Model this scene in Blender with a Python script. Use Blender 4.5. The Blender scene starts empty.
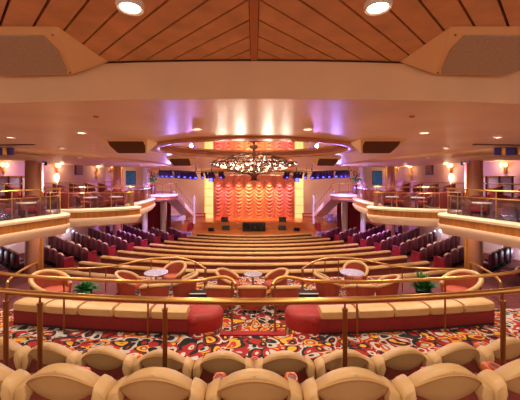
import bpy, math, random
from mathutils import Vector, Matrix
random.seed(7)
SC = bpy.context.scene
COL = SC.collection
E = 6.3                      # eye height above the front of the hall
PI = math.pi
ORD = ['first','second','third','fourth','fifth','sixth','seventh','eighth','ninth','tenth','eleventh','twelfth']

def Zd(drop): return E-drop
def srgb(r, g, b):
    def f(c):
        c /= 255.0
        return c/12.92 if c <= 0.04045 else ((c+0.055)/1.055)**2.4
    return (f(r), f(g), f(b), 1.0)

# ------------------------------------------------------------------ materials
MAT = {}
def mat(name, col, rough=0.5, metal=0.0, var=0.0, scale=6.0, bump=0.0, emit=None, estr=0.0, stretch=None, sheen=0.0, coat=0.0, spec=0.5):
    m = bpy.data.materials.new(name); m.use_nodes = True
    nt = m.node_tree; b = nt.nodes['Principled BSDF']
    b.inputs['Base Color'].default_value = col
    b.inputs['Roughness'].default_value = rough
    b.inputs['Metallic'].default_value = metal
    b.inputs['Specular IOR Level'].default_value = spec
    if sheen: b.inputs['Sheen Weight'].default_value = sheen
    if coat: b.inputs['Coat Weight'].default_value = coat; b.inputs['Coat Roughness'].default_value = 0.12
    if var or bump:
        tc = nt.nodes.new('ShaderNodeTexCoord')
        mp = nt.nodes.new('ShaderNodeMapping')
        if stretch: mp.inputs['Scale'].default_value = stretch
        nz = nt.nodes.new('ShaderNodeTexNoise'); nz.inputs['Scale'].default_value = scale; nz.inputs['Detail'].default_value = 4
        nt.links.new(tc.outputs['Object'], mp.inputs['Vector']); nt.links.new(mp.outputs['Vector'], nz.inputs['Vector'])
        if var:
            rp = nt.nodes.new('ShaderNodeValToRGB')
            d = [max(0, c*(1-var)) for c in col[:3]]; l = [min(1, c*(1+var)) for c in col[:3]]
            rp.color_ramp.elements[0].position = 0.3; rp.color_ramp.elements[0].color = (*d, 1)
            rp.color_ramp.elements[1].position = 0.7; rp.color_ramp.elements[1].color = (*l, 1)
            nt.links.new(nz.outputs['Fac'], rp.inputs['Fac']); nt.links.new(rp.outputs['Color'], b.inputs['Base Color'])
        if bump:
            bp = nt.nodes.new('ShaderNodeBump'); bp.inputs['Strength'].default_value = bump; bp.inputs['Distance'].default_value = 0.02
            nt.links.new(nz.outputs['Fac'], bp.inputs['Height']); nt.links.new(bp.outputs['Normal'], b.inputs['Normal'])
    if emit:
        b.inputs['Emission Color'].default_value = emit; b.inputs['Emission Strength'].default_value = estr
    MAT[name] = m
    return m

mat('plank', srgb(218,162,108), 0.42, var=0.16, scale=3, stretch=(1,1,1))
mat('groove', srgb(70,30,14), 0.8)
mat('ridge', srgb(196,120,64), 0.45)
mat('peach_paint', srgb(242,206,168), 0.55, var=0.05, scale=1.2)
mat('copper', srgb(248,212,174), 0.36, metal=0.22, var=0.10, scale=0.7, bump=0.05)
mat('rim_gold', srgb(196,128,76), 0.38, metal=0.35)
mat('recess', srgb(150,84,56), 0.5)
mat('mirror', srgb(250,225,205), 0.03, metal=1.0)
mat('tan_panel', srgb(244,208,152), 0.55)
mat('grille', srgb(186,166,142), 0.85, var=0.25, scale=90)
mat('dark_grille', srgb(92,54,30), 0.8, var=0.2, scale=80)
mat('brass', srgb(200,150,84), 0.3, metal=0.9)
mat('dull_brass', srgb(150,92,48), 0.38, metal=0.75)
mat('chrome', srgb(220,220,225), 0.2, metal=1.0)
mat('cream_leather', srgb(196,158,106), 0.42, var=0.06, scale=4, bump=0.08)
mat('tan_vinyl', srgb(184,138,80), 0.42, var=0.07, scale=5)
mat('maroon', srgb(116,32,26), 0.7, var=0.2, scale=30, sheen=0.05)
mat('maroon_rear', srgb(118,40,26), 0.8, var=0.15, scale=20, sheen=0.1)
mat('red_velvet', srgb(146,18,12), 0.55, var=0.14, scale=8, sheen=0.03)
mat('sofa_back', srgb(124,18,18), 0.7, var=0.1, scale=10)
mat('barrel_red', srgb(146,56,34), 0.55, var=0.08, scale=6)
mat('barrel_in', srgb(172,72,44), 0.6)
mat('cup_orange', srgb(196,88,34), 0.4)
mat('cup_dark', srgb(110,34,18), 0.5)
mat('plum', srgb(96,26,44), 0.5, var=0.2, scale=12, sheen=0.08)
mat('plum_cap', srgb(214,170,160), 0.28)
mat('end_red', srgb(150,24,44), 0.5)
mat('ledge_cream', srgb(244,226,190), 0.35)
mat('band_wood', srgb(164,100,38), 0.3, var=0.3, scale=3, stretch=(3,3,0.3))
mat('fascia', srgb(236,204,170), 0.5)
mat('deck_under', srgb(222,180,150), 0.6)
mat('wall_pink', srgb(236,192,188), 0.7, var=0.05, scale=1.0)
mat('wall_peach', srgb(246,214,196), 0.6)
mat('col_paint', srgb(186,124,92), 0.45)
mat('col_white', srgb(238,226,226), 0.4)
mat('table_top', srgb(178,176,196), 0.12, var=0.4, scale=25, coat=0.5)
mat('white_top', srgb(230,220,214), 0.3)
mat('black', srgb(20,18,24), 0.5)
mat('black_gloss', srgb(16,14,18), 0.25)
mat('screen', srgb(36,70,96), 0.15, var=0.5, scale=3, emit=srgb(40,90,120), estr=0.35)
mat('pot', srgb(40,30,28), 0.5)
mat('leaf', srgb(38,112,54), 0.5, var=0.4, scale=10)
mat('stage_wood', srgb(222,140,70), 0.3, var=0.18, scale=2, stretch=(1,8,1), coat=0.3)
mat('apron_wood', srgb(206,128,70), 0.4, var=0.12, scale=2, stretch=(1,1,6))
mat('hall_floor', srgb(112,40,34), 0.9, var=0.35, scale=14)
mat('step_dark', srgb(40,22,22), 0.8)
mat('nosing', srgb(225,215,205), 0.5)
mat('red_strip', srgb(150,18,22), 0.8)
mat('white_paint', srgb(240,226,222), 0.4)
mat('piano', srgb(244,236,240), 0.2, coat=0.6)
mat('burgundy_drape', srgb(168,34,60), 0.7, sheen=0.2)
mat('valance', srgb(250,224,196), 0.5)
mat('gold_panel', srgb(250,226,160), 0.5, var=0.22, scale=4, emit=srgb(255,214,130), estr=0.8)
mat('cool_lamp', (1,1,1,1), 0.4, emit=srgb(190,215,255), estr=7)
mat('copper_reflection', srgb(232,128,96), 0.32, metal=0.6)
mat('lamp', (1,1,1,1), 0.4, emit=srgb(255,232,190), estr=14)
mat('sconce_glow', (1,1,1,1), 0.4, emit=srgb(255,210,110), estr=3.5)
mat('bulb', (1,1,1,1), 0.4, emit=srgb(255,226,180), estr=6)
mat('blue_lens', (0.2,0.25,1,1), 0.3, emit=srgb(80,84,255), estr=3.5)
mat('fixture_purple', srgb(70,54,150), 0.4, metal=0.4)
mat('crystal', srgb(150,126,118), 0.25, metal=0.9)
mat('bronze', srgb(110,72,52), 0.3, metal=0.9)
mat('gold_leaf', srgb(236,180,90), 0.3, metal=0.7)
mat('frame_dark', srgb(70,34,22), 0.4)
mat('picture', srgb(160,80,50), 0.5, var=0.6, scale=6)
mat('sign_white', (1,1,1,1), 0.5, emit=(1,1,1,1), estr=0.5)
mat('lilac_paint', srgb(196,176,226), 0.45)
mat('oval_cream', srgb(232,196,150), 0.45)
mat('red_lacquer', srgb(214,40,30), 0.35)
mat('balc_carpet', srgb(104,44,50), 0.9, var=0.3, scale=10)
mat('vent', srgb(60,34,22), 0.6)

def carpet():
    m = bpy.data.materials.new('patterned_carpet'); m.use_nodes = True
    nt = m.node_tree; N = nt.nodes; L = nt.links; b = N['Principled BSDF']
    b.inputs['Roughness'].default_value = 0.95
    tc = N.new('ShaderNodeTexCoord')
    nz = N.new('ShaderNodeTexNoise'); nz.inputs['Scale'].default_value = 1.9; nz.inputs['Detail'].default_value = 1
    L.new(tc.outputs['Object'], nz.inputs['Vector'])
    mix = N.new('ShaderNodeMixRGB'); mix.blend_type = 'LINEAR_LIGHT'; mix.inputs['Fac'].default_value = 0.26
    L.new(tc.outputs['Object'], mix.inputs['Color1']); L.new(nz.outputs['Color'], mix.inputs['Color2'])
    v = N.new('ShaderNodeTexVoronoi'); v.inputs['Scale'].default_value = 4.2
    L.new(mix.outputs['Color'], v.inputs['Vector'])
    sx = N.new('ShaderNodeSeparateColor'); L.new(v.outputs['Color'], sx.inputs['Color'])
    # rings inside each cell shift the colour, which draws the comma-shaped bands
    ad = N.new('ShaderNodeMath'); ad.operation = 'MULTIPLY_ADD'; ad.inputs[1].default_value = 0.62
    L.new(v.outputs['Distance'], ad.inputs[0]); L.new(sx.outputs['Red'], ad.inputs[2])
    fr = N.new('ShaderNodeMath'); fr.operation = 'FRACT'; L.new(ad.outputs[0], fr.inputs[0])
    rp = N.new('ShaderNodeValToRGB'); rp.color_ramp.interpolation = 'CONSTANT'
    cols = [(0.0,(150,22,20)),(0.17,(22,14,18)),(0.34,(176,174,166)),(0.47,(170,40,24)),(0.58,(212,156,44)),(0.70,(24,14,18)),(0.80,(140,18,20)),(0.90,(190,186,176))]
    e = rp.color_ramp.elements
    e[0].position = 0.0; e[0].color = srgb(*cols[0][1])
    e[1].position = cols[1][0]; e[1].color = srgb(*cols[1][1])
    for p, c in cols[2:]:
        q = e.new(p); q.color = srgb(*c)
    L.new(fr.outputs[0], rp.inputs['Fac']); L.new(rp.outputs['Color'], b.inputs['Base Color'])
    MAT['carpet'] = m
carpet()

def glass():
    m = bpy.data.materials.new('clear_glass'); m.use_nodes = True
    nt = m.node_tree; N = nt.nodes; L = nt.links
    for n in list(N): N.remove(n)
    o = N.new('ShaderNodeOutputMaterial'); t = N.new('ShaderNodeBsdfTransparent'); g = N.new('ShaderNodeBsdfGlossy')
    t.inputs['Color'].default_value = (0.86,0.86,0.94,1); g.inputs['Roughness'].default_value = 0.05
    fz = N.new('ShaderNodeValue'); fz.outputs[0].default_value = 0.10
    mx = N.new('ShaderNodeMixShader'); L.new(fz.outputs[0], mx.inputs[0]); L.new(t.outputs[0], mx.inputs[1]); L.new(g.outputs[0], mx.inputs[2])
    L.new(mx.outputs[0], o.inputs[0]); MAT['glass'] = m
glass()

def curtain_mat():
    m = bpy.data.materials.new('curtain_satin'); m.use_nodes = True
    b = m.node_tree.nodes['Principled BSDF']
    b.inputs['Base Color'].default_value = srgb(240,150,118); b.inputs['Roughness'].default_value = 0.36; b.inputs['Sheen Weight'].default_value = 0.2
    MAT['curtain'] = m
curtain_mat()

# ------------------------------------------------------------------ mesh builder
class MB:
    def __init__(s): s.v = []; s.f = []
    def add(s, vs, fs):
        o = len(s.v); s.v += [tuple(v) for v in vs]; s.f += [tuple(i+o for i in f) for f in fs]
        return s
    def box(s, c, d, rz=0.0):
        x, y, z = d[0]/2, d[1]/2, d[2]/2; ca, sa = math.cos(rz), math.sin(rz); vs = []
        for dz in (-z, z):
            for dx, dy in ((-x,-y),(x,-y),(x,y),(-x,y)):
                vs.append((c[0]+dx*ca-dy*sa, c[1]+dx*sa+dy*ca, c[2]+dz))
        return s.add(vs, [(3,2,1,0),(4,5,6,7),(0,1,5,4),(1,2,6,5),(2,3,7,6),(3,0,4,7)])
    def rbox(s, c, d, r=0.03, rz=0.0, n=3):
        # box with rounded edges: a stack of rounded rectangles
        x, y, z = d[0]/2, d[1]/2, d[2]/2; r = min(r, x*0.99, y*0.99, z*0.99); rings = []
        prof = [(r*(1-math.sin(t*PI/2/n)), -z + r*(1-math.cos(t*PI/2/n))) for t in range(n+1)]
        prof += [(i, -h) for i, h in reversed(prof)]
        ca, sa = math.cos(rz), math.sin(rz)
        for ins, h in prof:
            ring = []
            for qx, qy, a0 in ((1,1,0),(-1,1,PI/2),(-1,-1,PI),(1,-1,1.5*PI)):
                for k in range(n+1):
                    a = a0 + k*PI/2/n; rr = max(r-ins, 0.0005)
                    px = qx*(x-r) + rr*math.cos(a); py = qy*(y-r) + rr*math.sin(a)
                    ring.append((c[0]+px*ca-py*sa, c[1]+px*sa+py*ca, c[2]+h))
            rings.append(ring)
        return s.loft(rings)
    def loft(s, rings, cap=True, closed=False, loop=True):
        n = len(rings[0]); vs = [p for r in rings for p in r]; fs = []; m = len(rings)
        for i in range(m if closed else m-1):
            j = (i+1) % m
            for k in range(n if loop else n-1):
                l = (k+1) % n
                fs.append((i*n+k, i*n+l, j*n+l, j*n+k))
        if cap and not closed and loop:
            fs.append(tuple(reversed(range(n)))); fs.append(tuple((m-1)*n+k for k in range(n)))
        return s.add(vs, fs)
    def tube(s, pts, r, seg=8, closed=False):
        pts = [Vector(p) for p in pts]; rings = []; n = len(pts)
        for i, p in enumerate(pts):
            a = pts[(i-1) % n] if (closed or i > 0) else p; b = pts[(i+1) % n] if (closed or i < n-1) else p
            t = (b-a).normalized()
            up = Vector((0,0,1)) if abs(t.z) < 0.95 else Vector((0,1,0))
            u = t.cross(up).normalized(); w = u.cross(t).normalized()
            rr = r[i] if isinstance(r, (list, tuple)) else r
            rings.append([tuple(p + u*(rr*math.cos(2*PI*k/seg)) + w*(rr*math.sin(2*PI*k/seg))) for k in range(seg)])
        return s.loft(rings, closed=closed)
    def lathe(s, prof, c=(0,0,0), seg=24, a0=0.0, a1=2*PI, cap=False):
        full = abs(a1-a0-2*PI) < 1e-6; rings = []
        m = seg if full else seg+1
        for i in range(m):
            a = a0+(a1-a0)*i/seg
            rings.append([(c[0]+r*math.cos(a), c[1]+r*math.sin(a), c[2]+z) for r, z in prof])
        return s.loft(rings, cap=False, closed=full, loop=False)
    def prism(s, poly, z0, z1):
        n = len(poly)
        vs = [(x,y,z0) for x,y in poly]+[(x,y,z1) for x,y in poly]
        fs = [tuple(reversed(range(n))), tuple(range(n,2*n))]+[(i,(i+1)%n,n+(i+1)%n,n+i) for i in range(n)]
        return s.add(vs, fs)
    def slab_y(s, poly, y0, y1, bev=0.0):
        # outline in x,z pushed through y, with softened front and back edges
        n = len(poly); cx = sum(p[0] for p in poly)/n; cz = sum(p[1] for p in poly)/n
        def ring(y, k): return [(cx+(x-cx)*k, y, cz+(z-cz)*k) for x,z in poly]
        if bev:
            return s.loft([ring(y0, 1-bev*1.6), ring(y0+(y1-y0)*0.12, 1-bev*0.5), ring(y0+(y1-y0)*0.3, 1), ring(y0+(y1-y0)*0.7, 1), ring(y0+(y1-y0)*0.88, 1-bev*0.5), ring(y1, 1-bev*1.6)])
        return s.loft([ring(y0,1), ring(y1,1)])
    def sphere(s, c, r, seg=10, rings=6, sc=(1,1,1)):
        rs = []
        for i in range(rings+1):
            a = -PI/2+PI*i/rings; q = max(math.cos(a), 0.001)
            rs.append([(c[0]+r*sc[0]*q*math.cos(2*PI*k/seg), c[1]+r*sc[1]*q*math.sin(2*PI*k/seg), c[2]+r*sc[2]*math.sin(a)) for k in range(seg)])
        return s.loft(rs)
    def arc(s, prof, cy, R, a0, a1, n, mod=None):
        # closed profile (outward, z) swept round (0, cy); angle 0 points to the camera
        rings = []
        for i in range(n+1):
            a = a0+(a1-a0)*i/n; k = mod(i) if mod else 1.0
            mr = sum(p[0] for p in prof)/len(prof); mz = sum(p[1] for p in prof)/len(prof)
            rings.append([((R+mr+(r-mr)*k)*math.sin(a), cy-(R+mr+(r-mr)*k)*math.cos(a), mz+(z-mz)*k) for r, z in prof])
        return s.loft(rings)
    def build(s, name, m, parent=None, smooth=True, angle=40):
        off = Vector((0,0,0)); p = parent
        while p is not None:
            off += p.location; p = p.parent
        if parent is None:
            xs = [v[0] for v in s.v]; ys = [v[1] for v in s.v]; zs = [v[2] for v in s.v]
            off = Vector(((min(xs)+max(xs))/2, (min(ys)+max(ys))/2, min(zs)))
        me = bpy.data.meshes.new(name)
        me.from_pydata([(v[0]-off.x, v[1]-off.y, v[2]-off.z) for v in s.v], [], s.f)
        me.materials.append(MAT[m])
        import bmesh
        bm = bmesh.new(); bm.from_mesh(me); bmesh.ops.recalc_face_normals(bm, faces=bm.faces); bm.to_mesh(me); bm.free()
        if smooth:
            me.polygons.foreach_set('use_smooth', [True]*len(me.polygons))
            me.set_sharp_from_angle(angle=math.radians(angle))
        o = bpy.data.objects.new(name, me); COL.objects.link(o)
        if parent is None: o.location = off
        else: o.parent = parent
        return o

def tag(o, label=None, cat=None, group=None, kind=None):
    if label: o['label'] = label
    if cat: o['category'] = cat
    if group: o['group'] = group
    if kind: o['kind'] = kind
    return o
def thing(name, label, cat, loc, group=None):
    o = bpy.data.objects.new(name, None); COL.objects.link(o); o.location = loc; o.empty_display_size = 0.1
    return tag(o, label, cat, group)
def structure(name, mb, m, parent=None, smooth=False):
    o = mb.build(name, m, parent, smooth=smooth)
    if parent is None: o['kind'] = 'structure'
    return o
KIDS = {}
def kids(o):
    return [c for c in bpy.data.objects if c.parent is o]
def copy_tree(o, parent=None, kidmap=None):
    c = o.copy(); COL.objects.link(c)
    if parent is not None: c.parent = parent
    for k in (kidmap[o.name] if kidmap and o.name in kidmap else (kids(o) if kidmap is None else [])): copy_tree(k, c, kidmap)
    return c
def kidmap_of(o):
    m = {}
    def rec(q):
        ks = kids(q)
        if ks: m[q.name] = ks
        for k in ks: rec(k)
    rec(o); return m

def smoothpath(pts, n=6, closed=False):
    P = [Vector(p) for p in pts]; out = []; m = len(P)
    for i in range(m if closed else m-1):
        if closed: p0,p1,p2,p3 = P[(i-1)%m],P[i],P[(i+1)%m],P[(i+2)%m]
        else: p0 = P[max(i-1,0)]; p1 = P[i]; p2 = P[i+1]; p3 = P[min(i+2,m-1)]
        for k in range(n):
            t = k/n
            out.append(0.5*((2*p1)+(p2-p0)*t+(2*p0-5*p1+4*p2-p3)*t*t+(3*p1-p0-3*p2+p3)*t**3))
    if not closed: out.append(P[-1])
    return out

# ------------------------------------------------------------------ camera
cam = bpy.data.cameras.new('camera'); co = bpy.data.objects.new('camera', cam); COL.objects.link(co)
F = 310.0
cam.sensor_fit = 'HORIZONTAL'; cam.sensor_width = 36.0; cam.lens = 36.0*F/520.0
co.location = (0, 0, E); co.rotation_euler = (PI/2, 0, 0)
cam.shift_x = 6/520.0; cam.shift_y = -22/520.0; cam.clip_start = 0.05; cam.clip_end = 200
SC.camera = co

# ------------------------------------------------------------------ shell
HC = 1.08        # main ceiling above the eye
HW = 1.6         # plank ceiling above the eye
DY, DR = 11.8, 3.6
def front_y(x): return 4.19 + min(x*x/48.0, 1.2)

# plank ceiling
mb = MB()
for s in (-1, 1):
    c = -13.0
    while c < 4.6:
        w = 0.325
        for (x0, x1) in ((0.05, 8.0),):
            def P(c0, x): return (s*x, c0+x)
            poly = []
            # clip the band to -4 < y < 5.2
            def band_pts():
                pts = []
                for cc, rev in ((c, False), (c+w, True)):
                    xa = max(x0, -4.0-cc); xb = min(x1, 5.0-cc)
                    if xb <= xa: return None
                    pr = [P(cc, xa), P(cc, xb)]
                    pts += pr[::-1] if rev else pr
                return pts
            poly = band_pts()
            if poly: mb.prism(poly, E+HW, E+HW+0.05)
        c += 0.358
ceil_w = structure('ceiling', mb, 'plank')
tag(ceil_w, 'orange wood plank ceiling laid in a chevron overhead', 'ceiling')
structure('ridge', MB().box((0, 0.1, E+HW+0.01), (0.085, 8.3, 0.05)), 'ridge', ceil_w)
structure('backing', MB().box((0, 0.5, E+HW+0.09), (16, 9.0, 0.05)), 'groove', ceil_w)

# beam between the two ceilings
def beam_poly(x0, x1, d):
    n = 40; a = [(x0+(x1-x0)*i/n, front_y(x0+(x1-x0)*i/n)) for i in range(n+1)]
    return a+[(x, y+d) for x, y in reversed(a)]
n = 40; mb = MB(); xs = [-15.5+31*i/n for i in range(n+1)]
rings = [[(x, front_y(x), E+HC-0.006), (x, front_y(x), E+HW+0.1), (x, front_y(x)+0.05, E+HW+0.1), (x, front_y(x)+0.05, E+HC-0.006)] for x in xs]
mb.loft(rings)
b = structure('trim_1', mb, 'peach_paint', smooth=True); tag(b, 'wide peach painted beam between wood and copper ceilings', 'beam')
mb = MB(); mb.loft([[(x, front_y(x)-0.012, E+HW-0.02), (x, front_y(x)-0.012, E+HW), (x, front_y(x)+0.01, E+HW), (x, front_y(x)+0.01, E+HW-0.02)] for x in xs])
structure('top_trim', mb, 'groove', b)

# copper ceiling with the round opening
mb = MB(); inner = []; outer = []; NA = 144
def inside(x, y): return abs(x) < 15.4 and y < 43.0 and y > front_y(x)+0.02
for i in range(NA):
    a = 2*PI*i/NA; dx, dy = math.cos(a), math.sin(a)
    lo, hi = 0.0, 60.0
    for _ in range(40):
        m_ = (lo+hi)/2
        if inside(dx*m_, DY+dy*m_): lo = m_
        else: hi = m_
    inner.append((dx*DR, DY+dy*DR, E+HC)); outer.append((dx*lo, DY+dy*lo, E+HC))
mid = [tuple(inner[i][k]*0.55+outer[i][k]*0.45 for k in range(3)) for i in range(NA)]
mb.loft([inner, mid, outer], cap=False)
cc = structure('ceiling.001', mb, 'copper'); tag(cc, 'glossy copper ceiling over the hall around the round opening', 'ceiling')
mb = MB().lathe([(DR+0.26, HC-0.001), (DR+0.24, HC-0.06), (DR+0.08, HC-0.09), (DR-0.10, HC-0.085), (DR-0.16, HC-0.05), (DR-0.16, HC+0.0), (DR-0.06, HC+0.02)], (0, DY, E), 96)
rim = structure('trim_2', mb, 'rim_gold', smooth=True); tag(rim, 'golden moulded rim of the round ceiling opening', 'ceiling rim')
structure('recess_wall', MB().lathe([(DR-0.06, HC+0.02), (DR-0.05, HC+0.12)], (0, DY, E), 96), 'recess', rim, True)
structure('mirror_disc', MB().lathe([(0.001, HC+0.10), (1.5, HC+0.10), (DR, HC+0.10)], (0, DY, E), 96), 'mirror', rim)

# side walls (polyline), stage end wall; back left open for the added world light
WL = [(-15.2,3.0),(-15.2,13),(-14.4,18),(-12.9,27),(-12.9,43.2)]
def wall_x(y):
    for (x0,y0),(x1,y1) in zip(WL, WL[1:]):
        if y0 <= y <= y1: return x0+(x1-x0)*(y-y0)/(y1-y0)
    return -12.9
for side, s in (('left',-1),('right',1)):
    pts = [(x*(-s)*1.0, y) for x, y in WL]; mb = MB()
    pts = [(s*abs(x), y) for x, y in WL]
    mb.prism(pts+[(x+s*0.2, y) for x, y in reversed(pts)], -0.4, E+HW+0.3)
    structure('wall_'+side, mb, 'wall_pink')
structure('wall_front', MB().box((0,43.1,4.0), (31,0.2,9)), 'wall_peach')

# floors
mb = MB(); nx, ny = 76, 66; X0, X1, Y0, Y1 = -15.2, 15.2, 10.6, 36.9
ROWTAB = (5.33,5.27,5.17,5.07,4.97,4.83,4.70,4.59,4.45,4.35,4.25,4.15)
def ROWT(i):
    i = min(max(i, 0.0), 10.999); k = int(i); return ROWTAB[k]+(ROWTAB[k+1]-ROWTAB[k])*(i-k)
def side_rise(x, R):
    q = abs(x)-(6.4+(R-13)*0.31)
    return (0.12*min(1, q/0.5)+0.15*q) if R > 13.3 and q > 0 else 0.0
def hall_z(x, y):
    R = math.hypot(x, 42-y)
    return (Zd(ROWT((R-13)/1.75))-0.80 if R > 13 else 0.17*max(0, min(1, (R-8)/5)))+side_rise(x, R)
vs = [(X0+(X1-X0)*i/nx, Y0+(Y1-Y0)*j/ny) for j in range(ny+1) for i in range(nx+1)]
mb.add([(x,y,hall_z(x,y)) for x,y in vs], [(j*(nx+1)+i, j*(nx+1)+i+1, (j+1)*(nx+1)+i+1, (j+1)*(nx+1)+i) for j in range(ny) for i in range(nx)])
structure('floor', mb, 'hall_floor', smooth=True)
# dance floor between the front bench and the stage
mb = MB(); prof = []
ringA = [( -7.4+14.8*i/20, 42-math.sqrt(12.2**2-(-7.4+14.8*i/20)**2)) for i in range(21)]
mb.prism(ringA+[(7.4,37.2),(-7.4,37.2)], 0.17, 0.21)
structure('floor.001', mb, 'stage_wood')
# table terrace
mb = MB(); zt = Zd(3.65)
mb.prism([(-4.3,7.35),(-0.75,7.35),(-0.75,6.15),(0.75,6.15),(0.75,7.35),(4.3,7.35),(4.3,11.45),(-4.3,11.45)], zt-0.3, zt)
structure('floor.002', mb, 'carpet')
for s_ in (-1, 1): structure('floor.02%d' % (s_+1), MB().box((s_*9.65, 9.4, zt-0.15), (10.7, 4.1, 0.3)), 'balc_carpet')  # sides take a darker carpet in place of their dimmer light
# sofa level
mb = MB(); zs = Zd(3.1)
mb.prism([(-15,4.0),(15,4.0),(15,7.35),(0.75,7.35),(0.75,6.15),(-0.75,6.15),(-0.75,7.35),(-15,7.35)], zs-0.8, zs)
structure('floor.003', mb, 'carpet')
# seat tiers under the camera
mb = MB()
mb.prism([(-15,2.72),(15,2.72),(15,4.05),(-15,4.05)], zs-0.8, Zd(2.83))
mb.prism([(-15,0.9),(15,0.9),(15,2.72),(-15,2.72)], zs-0.8, Zd(2.255))
for y0, y1, d_ in ((-0.35,0.9,1.75),(-1.6,-0.35,1.2),(-2.85,-1.6,0.65),(-4.1,-2.85,0.1)): mb.prism([(-15,y0),(15,y0),(15,y1),(-15,y1)], zs-0.8, Zd(d_))  # unseen tiers behind camera, added to keep low world light off chair backs
structure('floor.004', mb, 'carpet')
# raised side platforms of the terrace
for s in (-1, 1):
    structure('platform', MB().box((s*6.6, 8.25, Zd(3.51)), (5.2, 1.75, 0.28)), 'balc_carpet')  # darker carpet again stands in for weaker light
tag(MB().box((-0.02, 6.16, zs+0.012), (1.3, 0.16, 0.03)).build('step_nosing', 'red_strip'), 'red carpet edge on the step between the two sofas', 'step edge')

# stage
mb = MB(); mb.box((0, 40.1, 0.5), (24, 6.0, 1.0))
st = structure('floor.005', mb, 'stage_wood'); tag(st, 'raised orange wooden stage floor', 'stage')
structure('apron_face', MB().box((0, 37.06, 0.5), (15.6, 0.1, 0.98)), 'apron_wood', st)
mb = MB()
for k in range(3): mb.box((0, 36.75-0.32*k, 0.60-0.27*k/1.0-0.1), (4.0, 0.34, 0.9-0.27*k))
stairs = structure('front_steps', mb, 'apron_wood', st)

# ------------------------------------------------------------------ ceiling things
def downlight(x, y, z, r, label, group):
    t = thing('downlight', label, 'ceiling light', (x, y, z), group)
    MB().lathe([(r*0.78, -0.004), (r*0.8, -0.05), (r, -0.06), (r*1.08, -0.03), (r*1.06, 0.0)], (x, y, z), 24).build('trim_ring', 'white_paint', t)
    MB().lathe([(0.001, -0.03), (r*0.8, -0.03)], (x, y, z), 24).build('lens', 'lamp', t)
    return t
def spot(x, y, z, w, col=(1,0.76,0.5), size=150, rad=0.12, aim=None, blend=0.6, name='downlight_lamp'):
    l = bpy.data.lights.new(name, 'SPOT'); l.energy = w; l.color = col; l.spot_size = math.radians(size); l.spot_blend = blend; l.shadow_soft_size = rad
    o = bpy.data.objects.new(name, l); COL.objects.link(o); o.location = (x, y, z)
    if aim is not None:
        d = Vector(aim)-Vector((x, y, z)); o.rotation_euler = d.to_track_quat('-Z', 'Y').to_euler()
    return o
def point(x, y, z, w, col, rad=0.1, name='lamp_bulb'):
    l = bpy.data.lights.new(name, 'POINT'); l.energy = w; l.color = col; l.shadow_soft_size = rad
    o = bpy.data.objects.new(name, l); COL.objects.link(o); o.location = (x, y, z); return o
WARM = (1.0, 0.85, 0.66)
W_NEAR, W_MID, W_BALC = 95, 255, 340
for s, nm in ((-1,'left'),(1,'right')):
    downlight(s*1.13, 2.83, E+HW, 0.115, 'bright round downlight in the wood plank ceiling, '+nm+' of the ridge', 'downlights in the plank ceiling')
    spot(s*1.13, 2.83, E+HW-0.09, W_NEAR, WARM)
    for q, yy in enumerate((0.2, -2.4)):  # unseen downlights over and behind the camera, added as general fill
        spot(s*1.13, yy, E+HW-0.09, W_NEAR, WARM)
        spot(s*4.6, yy, E+HW-0.09, W_NEAR*0.8, WARM)
for x, y, w in ((-3.95,7.1,'left one nearest the wood ceiling'),(-1.2,6.56,'left of the middle before the round opening'),(1.14,6.56,'right of the middle before the round opening'),(3.9,7.1,'right one nearest the balcony')):
    downlight(x, y, E+HC, 0.10, 'small round downlight in the copper ceiling, '+w, 'downlights in the copper ceiling')
    spot(x, y, E+HC-0.09, W_MID, WARM)
for s, nm in ((-1,'left'),(1,'right')):
    downlight(s*6.2, 7.9, E+HC, 0.10, 'round downlight in copper ceiling at the far '+nm+' edge', 'downlights in the copper ceiling')
    spot(s*6.2, 7.9, E+HC-0.09, W_MID, WARM)

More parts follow.
